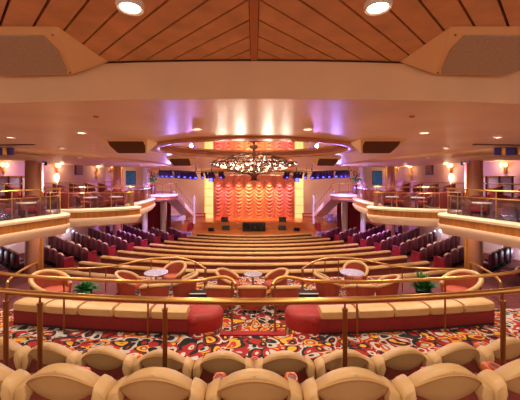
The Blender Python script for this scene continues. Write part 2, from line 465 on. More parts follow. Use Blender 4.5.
# balcony ceilings
HB = 0.98
for s, nm in ((-1,'left'),(1,'right')):
    X = lambda v: s*abs(v)
    poly = [(X(15.2),11.0),(X(8.6),11.0),(X(8.0),12.5),(X(7.2),16),(X(6.6),20),(X(6.6),27),(X(12.9),28.4),(X(15.2),28.4)]
    c = structure('ceiling.00%d' % (2 if s < 0 else 3), MB().prism(poly, E+HB, E+HC-0.002), 'oval_cream'); tag(c, 'lower cream ceiling over the '+nm+' balcony', 'ceiling')
    # oval tray
    mb = MB(); pr = [(0.001,-0.16),(0.7,-0.16),(0.92,-0.13),(1.0,-0.06),(0.96,0.0)]
    rings = []
    for i in range(48):
        a = 2*PI*i/48; rings.append([(s*11.3+2.6*r*math.cos(a), 13.4+1.7*r*math.sin(a), E+HB+z) for r, z in pr])
    mb.loft(rings, cap=False, closed=True, loop=False)
    tag(mb.build('ceiling_tray', 'oval_cream'), 'oval cream ceiling tray above the thick '+nm+' balcony column', 'ceiling tray', kind='structure')
    # recessed display above the tray
    t = thing('wall_display', 'gold framed purple panel hung under the ceiling at the '+nm+' edge', 'panel', (s*9.9, 10.9, E+0.98), None)
    MB().box((s*9.9, 10.95, E+0.98+0.02-0.06), (2.8, 0.06, 0.26)).build('panel', 'fixture_purple', t)
    for k in range(5): MB().rbox((s*(8.75+0.55*k), 10.88, E+0.94), (0.12, 0.1, 0.3), 0.03).build('gold_post', 'gold_leaf', t)
    # linear air slot
    tag(MB().box((s*7.95, 10.0, E+HC-0.012), (1.9, 0.06, 0.03), rz=s*0.10).build('air_slot', 'vent'), 'long dark air slot in the ceiling edge on the '+nm, 'vent')
    for k, (x, y) in enumerate(((7.0,11.4),(8.2,14.6),(9.3,19),(8.6,23.5),(11.6,16.5))):
        zz = HB if k else HC
        if k == 0: y = 10.8; x = 6.7
        downlight(s*x, y, E+zz, 0.10, 'round downlight over the '+nm+' balcony, '+ORD[k]+' counted from the camera', 'downlights over the balconies')
        spot(s*x, y, E+zz-0.09, W_BALC, WARM)

def wedge_speaker(TL, TR, BR, BL, CR, CL, label, s, frame, grille):
    # hangs in the corner of ceiling and beam: sloping front, tapered ends
    V = [(s*abs(x), y, z) for x, y, z in (TL, TR, BR, BL, CR, CL)]
    t = thing('ceiling_speaker', label, 'speaker', V[3])
    MB().add(V, [(0,1,2,3),(1,4,2),(0,3,5),(0,5,4,1),(3,2,4,5)]).build('cabinet', frame, t, smooth=False)
    # grille: chamfered panel lying just proud of the sloping front
    P0, P1, P2, P3 = Vector(V[0]), Vector(V[1]), Vector(V[2]), Vector(V[3])
    def pt(u, v): return P0.lerp(P1, u).lerp(P3.lerp(P2, u), v)
    nrm = (P1-P0).cross(P3-P0).normalized()
    if nrm.y > 0: nrm = -nrm
    uv = [(0.10,0.14),(0.90,0.14),(0.95,0.43),(0.955,0.86),(0.93,0.96),(0.07,0.96),(0.045,0.86),(0.05,0.43)]
    f = [tuple(pt(u,v)+nrm*0.015) for u, v in uv]; bk = [tuple(pt(u,v)-nrm*0.002) for u, v in uv]
    MB().loft([bk, f]).build('grille', grille, t, smooth=False)
    for u, v in ((0.955,0.14),(0.975,0.95)):
        p = pt(u, v)+nrm*0.004; MB().sphere(tuple(p), 0.012, 8, 5).build('screw', 'dull_brass', t)
    return t
for s, nm in ((-1,'left'),(1,'right')):
    h = E+HW-0.005
    wedge_speaker((3.95,3.26,h),(2.07,3.26,h),(2.48,4.24,E+1.42),(3.54,4.30,E+1.42),(2.0,4.26,h),(4.0,4.4,h), 'large tan wedge speaker with grey grille above the beam, '+nm, s, 'tan_panel', 'grille')
    h = E+HC-0.004
    wedge_speaker((4.25,8.6,h),(2.95,8.6,h),(3.22,9.3,E+0.74),(4.1,9.3,E+0.74),(2.86,9.32,h),(4.3,9.32,h), 'tan wedge speaker with dark grille beside the round opening, '+nm, s, 'tan_panel', 'dark_grille')
    wedge_speaker((4.6,16.2,h),(3.3,16.2,h),(3.4,16.9,E+0.66),(4.4,16.9,E+0.66),(3.05,16.92,h),(4.7,16.92,h), 'small dark speaker behind the round opening, '+nm, s, 'tan_panel', 'dark_grille')
for s, nm in ((-1,'left'),(1,'right')):
    MBx = MB().lathe([(0.001,-0.03),(0.03,-0.03),(0.05,-0.012),(0.05,0)], (s*2.75, 5.4, E+HC), 12)
    tag(MBx.build('sprinkler', 'rim_gold'), 'small round sprinkler plate in the copper ceiling, '+nm+' side', 'sprinkler')

# chandelier
cz = E; t = thing('chandelier', 'wide crystal chandelier under the round ceiling opening', 'chandelier', (0, DY, E+HC+0.1))
MB().lathe([(0.001,0.0),(0.16,0.0),(0.14,-0.06),(0.03,-0.1)], (0, DY, E+HC+0.1), 16).build('canopy', 'bronze', t)
MB().tube([(0,DY,E+1.17),(0,DY,E+0.1)], 0.035, 8).build('stem', 'bronze', t)
MB().lathe([(0.001,-0.06),(0.10,0.0),(0.16,0.1),(0.1,0.2),(0.03,0.26)], (0, DY, E+0.02), 16).build('finial', 'bronze', t)
for k in range(16):
    a = 2*PI*k/16
    p = [(0.05*math.cos(a), DY+0.05*math.sin(a), E+1.0), (0.8*math.cos(a), DY+0.8*math.sin(a), E+0.82), (1.68*math.cos(a), DY+1.68*math.sin(a), E+0.55), (0.9*math.cos(a), DY+0.9*math.sin(a), E+0.28), (0.1*math.cos(a), DY+0.1*math.sin(a), E+0.12)]
    MB().tube(smoothpath(p, 4), 0.014, 5).build('arm', 'bronze', t)
for r, z in ((0.45,0.93),(0.9,0.80),(1.3,0.68),(1.66,0.55),(1.2,0.40),(0.75,0.26)):
    MB().tube([(r*math.cos(2*PI*k/40), DY+r*math.sin(2*PI*k/40), E+z) for k in range(40)], 0.02, 6, closed=True).build('hoop', 'bronze', t)
mb = MB(); rr = random.Random(3)
for i in range(620):
    r = 1.66*math.sqrt(rr.random())*0.98+0.03; a = rr.random()*2*PI
    top = 0.98-0.43*(r/1.66); bot = 0.14+0.40*(r/1.66)
    z = bot+(top-bot)*rr.random(); q = 0.022+0.02*rr.random()
    x, y = r*math.cos(a), DY+r*math.sin(a)
    mb.add([(x,y,E+z-q*1.6),(x+q,y,E+z),(x,y+q,E+z),(x-q,y,E+z),(x,y-q,E+z),(x,y,E+z+q)], [(0,2,1),(0,3,2),(0,4,3),(0,1,4),(5,1,2),(5,2,3),(5,3,4),(5,4,1)])
o = mb.build('crystals', 'crystal', t, smooth=False); o['kind'] = 'stuff'
for k in range(26):
    r = (0.5,0.85,1.25)[k % 3]; a = 2*PI*k/26
    MB().sphere((r*math.cos(a), DY+r*math.sin(a), E+0.16+0.30*r/1.3), 0.028, 8, 5, (1,1,1.3)).build('bulb', 'bulb', t)
for k in range(8): point(1.25*math.cos(2*PI*(k+0.5)/8), DY+1.25*math.sin(2*PI*(k+0.5)/8), E+0.34, 40, (1,0.84,0.68), 0.15)

# ------------------------------------------------------------------ balconies
EDGE = [(-8.9,5.0),(-8.5,7.0),(-8.05,8.4),(-7.8,9.5),(-7.45,10.8),(-7.17,11.7),(-7.15,12.0),(-7.3,12.25),(-7.8,12.6),(-8.35,13.0),(-8.35,13.3),(-7.7,13.45),(-6.8,13.85),(-5.95,14.4),(-5.56,14.85),(-5.5,15.05),(-5.62,15.3),(-6.2,15.9),(-6.5,16.3),(-6.42,16.9),(-6.4,18),(-6.6,20),(-6.85,21.4),(-6.95,21.8),(-7.2,22.1),(-8.2,23.0),(-8.8,24.4),(-9.4,25.2)]
LOBES = [[(-8.5,7.0),(-8.05,8.4),(-7.8,9.5),(-7.45,10.8),(-7.22,11.65),(-7.24,12.0),(-7.45,12.25),(-8.0,12.7)],
         [(-8.1,13.4),(-7.6,13.5),(-6.8,13.87),(-5.98,14.42),(-5.62,14.85),(-5.66,15.15),(-6.1,15.8)],
         [(-6.5,16.6),(-6.45,18),(-6.65,20),(-6.88,21.3),(-7.05,21.8),(-7.4,22.3)]]
def offset(path, d, side):
    out = []
    for i, p in enumerate(path):
        a = path[max(i-1,0)]; b = path[min(i+1,len(path)-1)]
        t = Vector((b[0]-a[0], b[1]-a[1])).normalized(); nn = Vector((t.y, -t.x))*side
        out.append((p[0]+nn.x*d, p[1]+nn.y*d))
    return out
def sweep(path, prof, side):
    rings = [[] for _ in path]
    for d, z in prof:
        for i, p in enumerate(offset(path, d, side)): rings[i].append((p[0], p[1], z))
    return rings
def mir(path, s): return [(s*abs(x), y) for x, y in path]
for s, nm in ((-1,'left'),(1,'right')):
    sm = [(p.x, p.y) for p in smoothpath([(x,y,0) for x,y in EDGE], 5)]
    path = mir(sm, s); side = 1 if s < 0 else -1       # outward, towards the middle of the hall
    inner = offset(path, -0.05, side)
    wl = [(s*14.9, 5.0), (s*14.9, 13), (s*14.1,18), (s*12.7,26.8),(s*12.7,28.3),(s*9.6,28.3),(s*9.5,25.3)]
    poly = inner+list(reversed(wl))
    mb = MB(); mb.prism(poly, Zd(1.71), Zd(1.55))
    d = structure('floor.01%d' % (0 if s < 0 else 1), mb, 'balc_carpet'); tag(d, 'upper balcony deck along the '+nm+' side of the hall', 'balcony')
    MB().loft(sweep(path, [(-0.32,Zd(1.36)),(0.0,Zd(1.38)),(0.02,Zd(1.42)),(0.0,Zd(1.50)),(-0.32,Zd(1.52))], side)).build('ledge', 'ledge_cream', d)
    MB().loft(sweep(path, [(-0.03,Zd(1.50)),(-0.03,Zd(1.78)),(-0.20,Zd(1.78)),(-0.20,Zd(1.50))], side)).build('wood_band', 'band_wood', d)
    MB().loft(sweep(path, [(0.0,Zd(1.76)),(0.01,Zd(1.80)),(-0.01,Zd(1.92)),(-0.16,Zd(2.14)),(-0.26,Zd(2.14)),(-0.26,Zd(1.76))], side)).build('lower_band', 'fascia', d)
    mb = MB(); mb.prism(poly, Zd(1.73), Zd(1.715)); mb.build('underside', 'deck_under', d)
    # rails of glass and brass, one run for each rounded bay
    for li, lobe in enumerate(LOBES):
        lp = [(p.x, p.y) for p in smoothpath([(x,y,0) for x,y in offset(mir(lobe, s), -0.22, side)], 5)]
        where = ('nearest the camera','jutting furthest into the hall','nearest the stage')[li]
        r = thing('balcony_railing', 'glass and brass railing on the '+nm+' balcony bay '+where, 'railing', (lp[0][0], lp[0][1], Zd(1.36)), 'balcony railings')
        MB().tube([(x,y,Zd(0.42)) for x,y in lp], 0.028, 8).build('handrail', 'brass', r)
        MB().tube([(x,y,Zd(0.68)) for x,y in lp], 0.018, 8).build('glass_rail', 'brass', r)
        MB().loft([[(x-0.004,y,Zd(1.355)),(x-0.004,y,Zd(0.69)),(x+0.004,y,Zd(0.69)),(x+0.004,y,Zd(1.355))] for x,y in lp]).build('glass_panel', 'glass', r)
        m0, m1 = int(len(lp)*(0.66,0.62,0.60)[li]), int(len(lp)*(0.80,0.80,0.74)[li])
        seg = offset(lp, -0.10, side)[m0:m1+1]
        MB().loft([[(x-0.01,y,Zd(1.355)),(x-0.01,y,Zd(0.72)),(x+0.01,y,Zd(0.72)),(x+0.01,y,Zd(1.355))] for x,y in seg]).build('copper_panel', 'copper_reflection', r)  # copper-toned sheet for the orange glow reflected in the end glass
        step = 6 if li < 2 else 8
        for k in range(0, len(lp), step):
            x, y = lp[k]; MB().tube([(x,y,Zd(1.36)),(x,y,Zd(0.42))], 0.018, 6).build('post', 'brass', r)
    # columns
    for (x, y, dia, top, m, lab) in ((11.05,15.5,0.675,HB-0.12,'col_paint','thick tan column rising through the '+nm+' balcony'),(11.5,26,0.63,HB,'col_paint','tan column further along the '+nm+' balcony'),(9.85,28,0.46,HC,'col_white','slim lilac-lit white column near the stage, '+nm+' side')):
        c = structure('column', MB().lathe([(dia/2,hall_z(x,y)-0.05),(dia/2,E+top)], (s*x,y,0), 28), m, smooth=True); tag(c, lab, 'column', kind='structure')
        if m == 'col_paint': MB().box((s*(x-0.38*1), y+0.05, (E+top)/2+0.4), (0.14,0.14,E+top-1.0)).build('pilaster_strip', 'gold_leaf', c)
    # end wall of the balcony with screen
    w = structure('wall_end_'+nm, MB().box((s*11.3,28.55,Zd(0.25)+0.0), (3.3,0.2,2.7)), 'wall_peach')
    t = thing('screen', 'tall dark blue screen on the end wall of the '+nm+' balcony', 'screen', (s*10.85, 27.3, Zd(0.65)))
    MB().rbox((s*10.85, 27.3, Zd(-0.02)), (0.86, 0.12, 1.22), 0.03).build('housing', 'black', t)
    MB().box((s*10.85, 27.235, Zd(-0.02)), (0.76, 0.02, 1.10)).build('display', 'screen', t)
    MB().tube([(s*10.85,27.35,Zd(1.55)),(s*10.85,27.35,Zd(0.6))], 0.04, 8).build('stand', 'black', t)

# tub chair for the balconies
def make_tub(sm_=1.0):
    t = thing('tub_chair', 'x', 'chair', (0,0,0), 'tub chairs on the balconies')
    rings = []
    for i in range(15):
        a = -PI/2+math.radians(-135+270*i/14); h = 0.70+0.12*math.cos(math.radians(-135+270*i/14))
        rings.append([(0.36*math.cos(a),0.36*math.sin(a),0.12),(0.38*math.cos(a),0.38*math.sin(a),h),(0.33*math.cos(a),0.33*math.sin(a),h+0.03),(0.28*math.cos(a),0.28*math.sin(a),h-0.02),(0.28*math.cos(a),0.28*math.sin(a),0.12)])
    MB().loft(rings).build('backrest', 'maroon', t)
    MB().rbox((0,0.04,0.34), (0.54,0.56,0.2), 0.06).build('seat', 'red_velvet', t)
    for x in (-0.22,0.22):
        for y in (-0.2,0.22): MB().tube([(x,y,0.0),(x,y,0.25)], 0.02, 6).build('leg', 'frame_dark', t)
    return t
tub = make_tub(); TK = kidmap_of(tub); first_tub = [True]
def place_tub(x, y, z, rz, label):
    if first_tub[0]: o = tub; first_tub[0] = False
    else: o = copy_tree(tub, None, TK)
    o.location = (x, y, z); o.rotation_euler = (0,0,rz); o['label'] = label
def balcony_table(x, y, z, label):
    t = thing('cocktail_table', label, 'table', (x,y,z), 'cocktail tables on the balconies')
    MB().lathe([(0.001,0.62),(0.30,0.62),(0.31,0.64),(0.30,0.66),(0.001,0.66)], (x,y,z), 24).build('table_top', 'white_top', t)
    MB().tube([(x,y,z+0.02),(x,y,z+0.62)], 0.035, 8).build('pedestal', 'chrome', t)
    MB().lathe([(0.001,0),(0.22,0),(0.2,0.025),(0.03,0.04)], (x,y,z), 20).build('base', 'chrome', t)
BAYS = [('bay nearest the camera', [(9.55,9.2),(9.35,10.25),(10.7,10.6),(9.1,11.15),(8.75,12.1),(11.1,12.6),(10.3,12.7)], [(8.75,9.6),(8.3,11.3),(10.2,11.7)]),
        ('bay jutting furthest inward', [(8.15,14.9),(7.35,15.35),(6.95,16.05),(7.75,16.6)], [(6.65,14.95),(7.6,14.4)]),
        ('bay nearest the stage', [(7.3,18.0),(7.5,19.3),(7.7,20.9),(8.6,18.7),(8.9,20.2)], [(8.2,19.5)])]
for s, nm in ((-1,'left'),(1,'right')):
    for bn, ch, tb in BAYS:
        for k, (x, y) in enumerate(ch):
            tx, ty = min(tb, key=lambda q: math.hypot(q[0]-x, q[1]-y)); place_tub(s*x, y, Zd(1.55), math.atan2(-s*(tx-x), ty-y), 'maroon tub chair, %s from the camera, %s balcony %s' % (ORD[k], nm, bn))
        for k, (x, y) in enumerate(tb):
            balcony_table(s*x, y, Zd(1.55), 'round white cocktail table, %s from the camera, %s balcony %s' % (ORD[k], nm, bn))
    # raised back tier along the wall
    bp = [(s*14.8,13.0),(s*11.9,13.0),(s*11.6,17),(s*10.9,22),(s*10.7,25),(s*12.8,25.2),(s*13.9,18)]
    structure('platform', MB().prism(bp, Zd(1.56), Zd(1.2)), 'balc_carpet')
    r = thing('tier_railing', 'brass railing on the raised back tier of the '+nm+' balcony', 'railing', (s*11.8,13.2,Zd(1.2)))
    rp = [(s*12.0,13.2),(s*11.75,17),(s*11.05,22),(s*10.85,24.8)]
    MB().tube([(x,y,Zd(0.28)) for x,y in rp], 0.03, 8).build('handrail', 'brass', r)
    MB().tube([(x,y,Zd(0.6)) for x,y in rp], 0.02, 6).build('middle_rail', 'brass', r)
    for k in range(13):
        q = smoothpath([(x,y,0) for x,y in rp], 4)[k]
        MB().tube([(q.x,q.y,Zd(1.2)),(q.x,q.y,Zd(0.28))], 0.02, 6).build('post', 'brass', r)
    for k, (x, y) in enumerate(((13.2,15.0),(12.9,16.6),(12.6,18.2),(12.3,19.6),(12.1,21.0),(11.8,22.4),(11.6,23.8))):
        place_tub(s*x, y, Zd(1.2), s*1.1, 'maroon tub chair on the raised back tier, %s from the camera, %s balcony' % (ORD[k], nm))
    # booth in the jutting bay
    t = thing('booth', 'curved maroon booth seat between thick column and jutting bay, '+nm+' balcony', 'booth', (s*9.45,16.2,Zd(1.55)))
    cx, cy = s*9.45, 16.2
    def bring(r0, r1, z0, z1):
        return [[(cx+r*math.cos(a),cy+r*math.sin(a),z) for r,z in ((r0,z0),(r1,z0),(r1,z1-0.04),((r0+r1)/2,z1),(r0,z1-0.04))] for a in [math.radians(190+s*0+200*i/16) for i in range(17)]]
    MB().loft(bring(0.95,1.15,Zd(1.55),Zd(0.7))).build('backrest', 'maroon', t)
    MB().loft(bring(0.5,0.95,Zd(1.5),Zd(1.12))).build('seat', 'red_velvet', t)
    # partition of wood rails near the edge of the picture
    t = thing('wood_partition', 'low wooden partition with purple panel at the outer '+nm+' end', 'partition', (s*12.6,14.9,Zd(1.2)))
    MB().box((s*13.2,17.2,Zd(0.55)), (2.3,0.06,1.2)).build('panel', 'lilac_paint', t)
    MB().box((s*13.2,17.2,Zd(-0.08)), (2.5,0.12,0.07)).build('top_rail', 'gold_leaf', t)
    for k in range(4): MB().box((s*(12.1+0.73*k),17.15,Zd(0.55)), (0.07,0.1,1.3)).build('upright', 'frame_dark', t)
    # sconces on the wall
    for k, px in enumerate((57,97,111,4)):
        q = (254-px)/F
        y = 10.0
        for _ in range(60): y = abs(wall_x(y))/q if False else y+0.0
        lo, hi = 8.0, 40.0
        for _ in range(40):
            m_ = (lo+hi)/2
            if q*m_ < abs(wall_x(m_)): lo = m_
            else: hi = m_
        y = lo-0.15; x = s*(abs(wall_x(y))-0.12); z = E+ (178-168.5)/F*y
        t = thing('wall_sconce', 'glowing gold wall sconce, '+('beside the thick column','before the slim column, outer one','before the slim column, inner one','at the outer end')[k]+', '+nm+' wall', 'wall lamp', (x,y,z-0.25), 'gold wall sconces')
        MB().lathe([(0.02,-0.35),(0.1,-0.2),(0.06,0.0),(0.13,0.15),(0.18,0.3)], (x,y,z), 14).build('body', 'gold_leaf', t)
        for d in (-0.14,0.14): MB().sphere((x-s*0.06,y+d,z+0.2), 0.10, 10, 7, (1,1,1.25)).build('shade', 'sconce_glow', t)
        if k in (0,1):
            MB().lathe([(0.001,-1.0),(0.05,-0.8),(0.13,-0.5),(0.06,-0.3),(0.001,-0.25)], (x-s*0.02,y,z-0.1), 10).build('crystal_drop' if k == 0 else 'gold_drop', 'bulb' if k == 0 else 'gold_leaf', t)
        point(x-s*0.35, y, z+0.15, 19, (1,0.74,0.42), 0.12)
    # framed picture and exit sign
    q = (254-79)/F; y = 24.0; lo, hi = 8.0, 40.0
    for _ in range(40):
        m_ = (lo+hi)/2
        if q*m_ < abs(wall_x(m_)): lo = m_
        else: hi = m_
    y = lo-0.12; x = s*(abs(wall_x(y))-0.06); z = E+(178-168)/F*y
    ang = s*math.atan2(1.5, 9.0)
    t = thing('framed_picture', 'dark framed reddish picture on the '+nm+' balcony wall', 'picture', (x,y,z-0.5))
    MB().box((x,y,z), (0.08,0.75,1.05), ang).build('frame', 'frame_dark', t)
    MB().box((x-s*0.045,y,z), (0.03,0.55,0.85), ang).build('canvas', 'picture', t)
    t = thing('exit_sign', 'small black ceiling sign with white symbols beside the thick '+nm+' column', 'sign', (s*10.8,15.8,E+0.7))
    xs_ = s*(254-43)/F*15.9
    t.location = (xs_, 15.9, E+0.64)
    MB().rbox((xs_,15.9,E+0.745), (0.42,0.06,0.19), 0.02).build('housing', 'black', t)
    MB().box((xs_-0.07,15.865,E+0.745), (0.12,0.012,0.09)).build('symbol', 'sign_white', t)
    MB().add([(xs_+0.02,15.862,E+0.745),(xs_+0.09,15.862,E+0.79),(xs_+0.09,15.862,E+0.70),(xs_+0.02,15.87,E+0.745),(xs_+0.09,15.87,E+0.79),(xs_+0.09,15.87,E+0.70)], [(0,1,2),(5,4,3),(0,3,4,1),(1,4,5,2),(2,5,3,0)]).build('symbol', 'sign_white', t, smooth=False)
    MB().tube([(xs_,15.9,E+0.83),(xs_,15.9,E+HB)], 0.012, 6).build('hanger', 'black', t)

for s, nm in ((-1,'left'),(1,'right')):
    for k, (x, y) in enumerate(((9.6,15.0),(8.6,18.0),(9.2,21.0),(11.2,18.8))):  # unseen downlights added to brighten the side seats
        downlight(s*x, y, Zd(1.73), 0.10, 'added fill downlight under the '+nm+' balcony deck, '+ORD[k]+' above the side seats', 'downlights under the balconies')
        spot(s*x, y, Zd(1.82), 130, (1,0.78,0.66), 150, 0.1)
for s, nm in ((-1,'left'),(1,'right')):
    for k, (y, dr) in enumerate(((18.2,3.4),(22.3,3.75),(16.5,3.95))):  # glowing balls stand in for glints of step and ceiling lights
        x = s*(abs(wall_x(y))-0.16)
        t = thing('wall_lamp', 'small cool white wall lamp under the '+nm+' balcony, '+('beside the thick column','furthest from camera','nearest the camera')[k], 'wall lamp', (x,y,Zd(dr)-0.1), 'cool wall lamps')
        MB().rbox((x+s*0.06,y,Zd(dr)), (0.1,0.3,0.3), 0.03).build('back_plate', 'chrome', t)
        MB().sphere((x-s*0.05,y,Zd(dr)), 0.14, 12, 8, (0.8,1,1)).build('shade', 'cool_lamp', t)
        point(x-s*0.35, y, Zd(dr), 14, (0.75,0.85,1.0), 0.1)
# ------------------------------------------------------------------ stage pods, stairs, drapes, instruments
for s, nm in ((-1,'left'),(1,'right')):
    cx, cy = s*8.1, 27.0
    t = thing('stage_pod', 'round cream balcony pod above the stage stairs, '+nm+' side', 'balcony pod', (cx,cy,Zd(1.9)))
    MB().lathe([(0.001,-1.45),(1.45,-1.40),(1.5,-1.45),(1.48,-1.56),(0.001,-1.6)], (cx,cy,E), 40).build('ledge', 'ledge_cream', t)
    MB().lathe([(1.42,-1.56),(1.40,-1.75),(0.001,-1.76)], (cx,cy,E), 40).build('wood_band', 'band_wood', t)
    MB().lathe([(1.46,-1.74),(1.40,-1.84),(1.0,-2.0),(0.001,-2.02)], (cx,cy,E), 40).build('lower_band', 'fascia', t)
    ang = [math.radians(-170+340*i/30) for i in range(31)]
    MB().tube([(cx+1.35*math.cos(a),cy+1.35*math.sin(a),Zd(0.5)) for a in ang], 0.025, 6).build('handrail', 'brass', t)
    for k in range(0,31,3):
        a = ang[k]; MB().tube([(cx+1.35*math.cos(a),cy+1.35*math.sin(a),Zd(1.42)),(cx+1.35*math.cos(a),cy+1.35*math.sin(a),Zd(0.5))], 0.018, 6).build('baluster', 'brass', t)
    c = structure('column', MB().lathe([(0.27,0.2),(0.27,Zd(1.9))], (s*9.1,31.0,0), 20), 'col_white', smooth=True); tag(c, 'white column carrying the landing behind the '+nm+' stage pod', 'column', kind='structure')
    structure('landing', MB().box((s*10.6, 30.9, Zd(1.68)), (4.2, 5.2, 0.46)), 'fascia')
    # flower stand on the pod
    t = thing('flower_urn', 'dark flower urn with mixed blooms on the '+nm+' stage pod', 'flowers', (cx-s*-0.9*0,cy+0.2,Zd(1.42)))
    ux, uy = s*8.9, 27.2; t.location = (ux,uy,Zd(1.42))
    MB().lathe([(0.001,0),(0.22,0),(0.28,0.5),(0.2,0.75),(0.26,0.8)], (ux,uy,Zd(1.42)), 16).build('urn', 'frame_dark', t)
    mb = MB(); rr = random.Random(5)
    for i in range(40):
        mb.sphere((ux+rr.gauss(0,0.17),uy+rr.gauss(0,0.15),Zd(0.35)+abs(rr.gauss(0,0.45))), 0.07, 6, 4)
    mb.build('blooms', 'leaf', t)['kind'] = 'stuff'
    # stairs from the pod to the stage
    A = Vector((s*7.35,28.5,Zd(1.45))); B = Vector((s*7.0,36.0,2.0))
    t = thing('staircase', 'white staircase curving down from the '+nm+' pod to the stage', 'stairs', (B.x,B.y,1.0))
    n = 16; stc = MB()
    pth = []
    for i in range(n+1):
        f = i/n; p = A.lerp(B, f); p.x += s*0.35*math.sin(f*PI)*-1*0.0; pth.append(p)
    stringer = MB().loft([[(p.x-s*0.05,p.y,p.z-0.26),(p.x-s*0.05,p.y,p.z+0.25),(p.x+s*0.05,p.y,p.z+0.25),(p.x+s*0.05,p.y,p.z-0.26)] for p in pth])
    stringer.build('stringer', 'white_paint', t)
    MB().loft([[(p.x+s*0.05,p.y,p.z-0.26),(p.x+s*0.05,p.y,p.z-0.1),(p.x+s*1.1,p.y,p.z-0.1),(p.x+s*1.1,p.y,p.z-0.26)] for p in pth]).build('flight', 'white_paint', t)
    for p in pth[1:]: stc.box((p.x+s*0.55,p.y,p.z-0.04), (1.0,0.5,0.06))
    stc.build('treads', 'step_dark', t)
    MB().tube([(p.x,p.y,p.z+1.0) for p in pth], 0.03, 6).build('handrail', 'brass', t)
    for p in pth[1::2]: MB().tube([(p.x,p.y,p.z),(p.x,p.y,p.z+1.0)], 0.015, 6).build('baluster', 'brass', t)
    MB().lathe([(0.16,0),(0.15,3.25),(0.2,3.3),(0.001,3.36)], (B.x,B.y+0.2,1.0), 16).build('newel_post', 'white_paint', t)
    # burgundy drapes below the pod
    for k, (xa, xb) in enumerate(((8.45,8.85),(9.5,10.9))):
        mb = MB(); rows = []
        for zz in (0.2,2.0,4.1):
            rows.append([(s*(xa+(xb-xa)*i/36), 31.5+0.07*math.sin(i*1.4), zz) for i in range(37)])
        mb.loft(rows, cap=False, loop=False); mb.loft([[(x,y+0.05,z) for x,y,z in r] for r in rows], cap=False, loop=False)
        tag(mb.build('drape', 'burgundy_drape'), 'burgundy drape under the '+nm+' pod, '+ORD[k]+' from the stage', 'drape', 'burgundy drapes')
    # red lacquer bench at the stage corner
    t = thing('red_bench', 'red lacquered console at the '+nm+' corner of the stage', 'console', (s*7.0,39.7,1.0))
    MB().box((s*6.9,39.7,1.75), (1.5,0.5,0.1)).build('top', 'red_lacquer', t)
    MB().box((s*6.9,39.7,1.35), (1.3,0.35,0.1)).build('shelf', 'red_lacquer', t)
    for dx in (-0.65,0.65): MB().box((s*6.9+dx,39.7,1.37), (0.09,0.42,0.74)).build('leg', 'red_lacquer', t)
    # stage edge steps at the side
    t = thing('stage_steps', 'dark steps up to the stage at the '+nm+' end', 'steps', (s*7.2,36.2,0.1))
    for k in range(4): MB().box((s*(7.45+0.26*k),36.3,0.1+(0.86-0.2*k)/2), (0.28,1.1,0.86-0.2*k)).build('step', 'end_red', t)
    # low lilac wall in front of the side seats
    mb = MB(); mb.arc([(-0.12,0.15),(0.12,0.15),(0.12,0.8),(0.06,0.86),(-0.06,0.86),(-0.12,0.8)], 42, 12.6, s*0.52, s*0.80, 20)
    tag(mb.build('curved_parapet', 'lilac_paint'), 'low lilac curved parapet before the front '+nm+' seats', 'parapet')

for s in (-1, 1): structure('platform', MB().box((s*9.55, 34.95, 0.72), (3.7, 4.0, 1.16)), 'apron_wood')
# grand piano
BAND0 = set(bpy.data.objects)
px, py = -8.4, 33.95
t = thing('grand_piano', 'white grand piano below the left stage stairs', 'piano', (px,py,0.7))
body = [(px-1.0,py-0.75),(px+0.9,py-0.75),(px+0.95,py-0.2),(px+0.6,py+0.2),(px+0.2,py+0.9),(px-0.4,py+1.2),(px-1.0,py+0.9)]
MB().prism(body, 1.14, 1.6).build('case', 'piano', t, smooth=False)
MB().prism([(x,y) for x,y in body], 1.62, 1.66).build('lid', 'piano', t, smooth=False)
MB().box((px-1.05,py,1.34), (0.3,1.3,0.08)).build('keyboard', 'white_paint', t)
for dx, dy in ((-0.8,-0.6),(0.75,-0.6),(-0.4,0.9)): MB().tube([(px+dx,py+dy,0.7),(px+dx,py+dy,1.16)], [0.06,0.09], 8).build('leg', 'piano', t)
t = thing('piano_bench', 'small dark bench beside the white piano', 'bench', (-10.2,33.95,0.7))
MB().rbox((-10.2,33.95,1.12), (0.45,0.9,0.14), 0.04).build('seat', 'black', t)
for dx in (-0.16,0.16):
    for dy in (-0.36,0.36): MB().tube([(-10.2+dx,33.95+dy,0.7),(-10.2+dx,33.95+dy,1.08)], 0.03, 6).build('leg', 'black', t)
for k in range(3):
    x, y = (-10.95,-7.85,-10.95)[k], (33.3,36.3,34.6)[k]
    t = thing('music_stand', 'black music stand near the white piano, '+('left of it in front','right of it behind','left of it behind')[k], 'music stand', (x,y,0.7), 'music stands')
    MB().tube([(x,y,0.72),(x,y,1.55)], 0.02, 6).build('pole', 'black', t)
    MB().box((x,y-0.03,1.62), (0.5,0.05,0.32)).build('desk', 'black', t)
    MB().lathe([(0.001,0),(0.22,0),(0.2,0.02),(0.02,0.05)], (x,y,0.7), 12).build('base', 'black', t)
# drum kit on the right
dx0, dy0 = 8.5, 34.6
t = thing('drum_kit', 'drum kit with pale shells below the right stage stairs', 'drum kit', (dx0,dy0,0.7))
def drum(c, r, h, axis='z'):
    mb = MB()
    if axis == 'z': mb.lathe([(0.001,0),(r,0),(r,h),(0.001,h)], c, 20)
    else: mb.loft([[(c[0]+r*math.cos(2*PI*k/20), c[1]+d, c[2]+r*math.sin(2*PI*k/20)) for k in range(20)] for d in (0,h)])
    return mb
drum((dx0,dy0-0.2,1.08), 0.36, 0.45, 'y').build('bass_drum', 'lilac_paint', t)
drum((dx0-0.55,dy0+0.2,1.25), 0.2, 0.2).build('snare', 'white_paint', t)
drum((dx0+0.6,dy0+0.2,0.8), 0.26, 0.45).build('floor_tom', 'lilac_paint', t)
for d in (-0.22,0.22): drum((dx0+d,dy0+0.05,1.48), 0.17, 0.2).build('tom', 'lilac_paint', t)
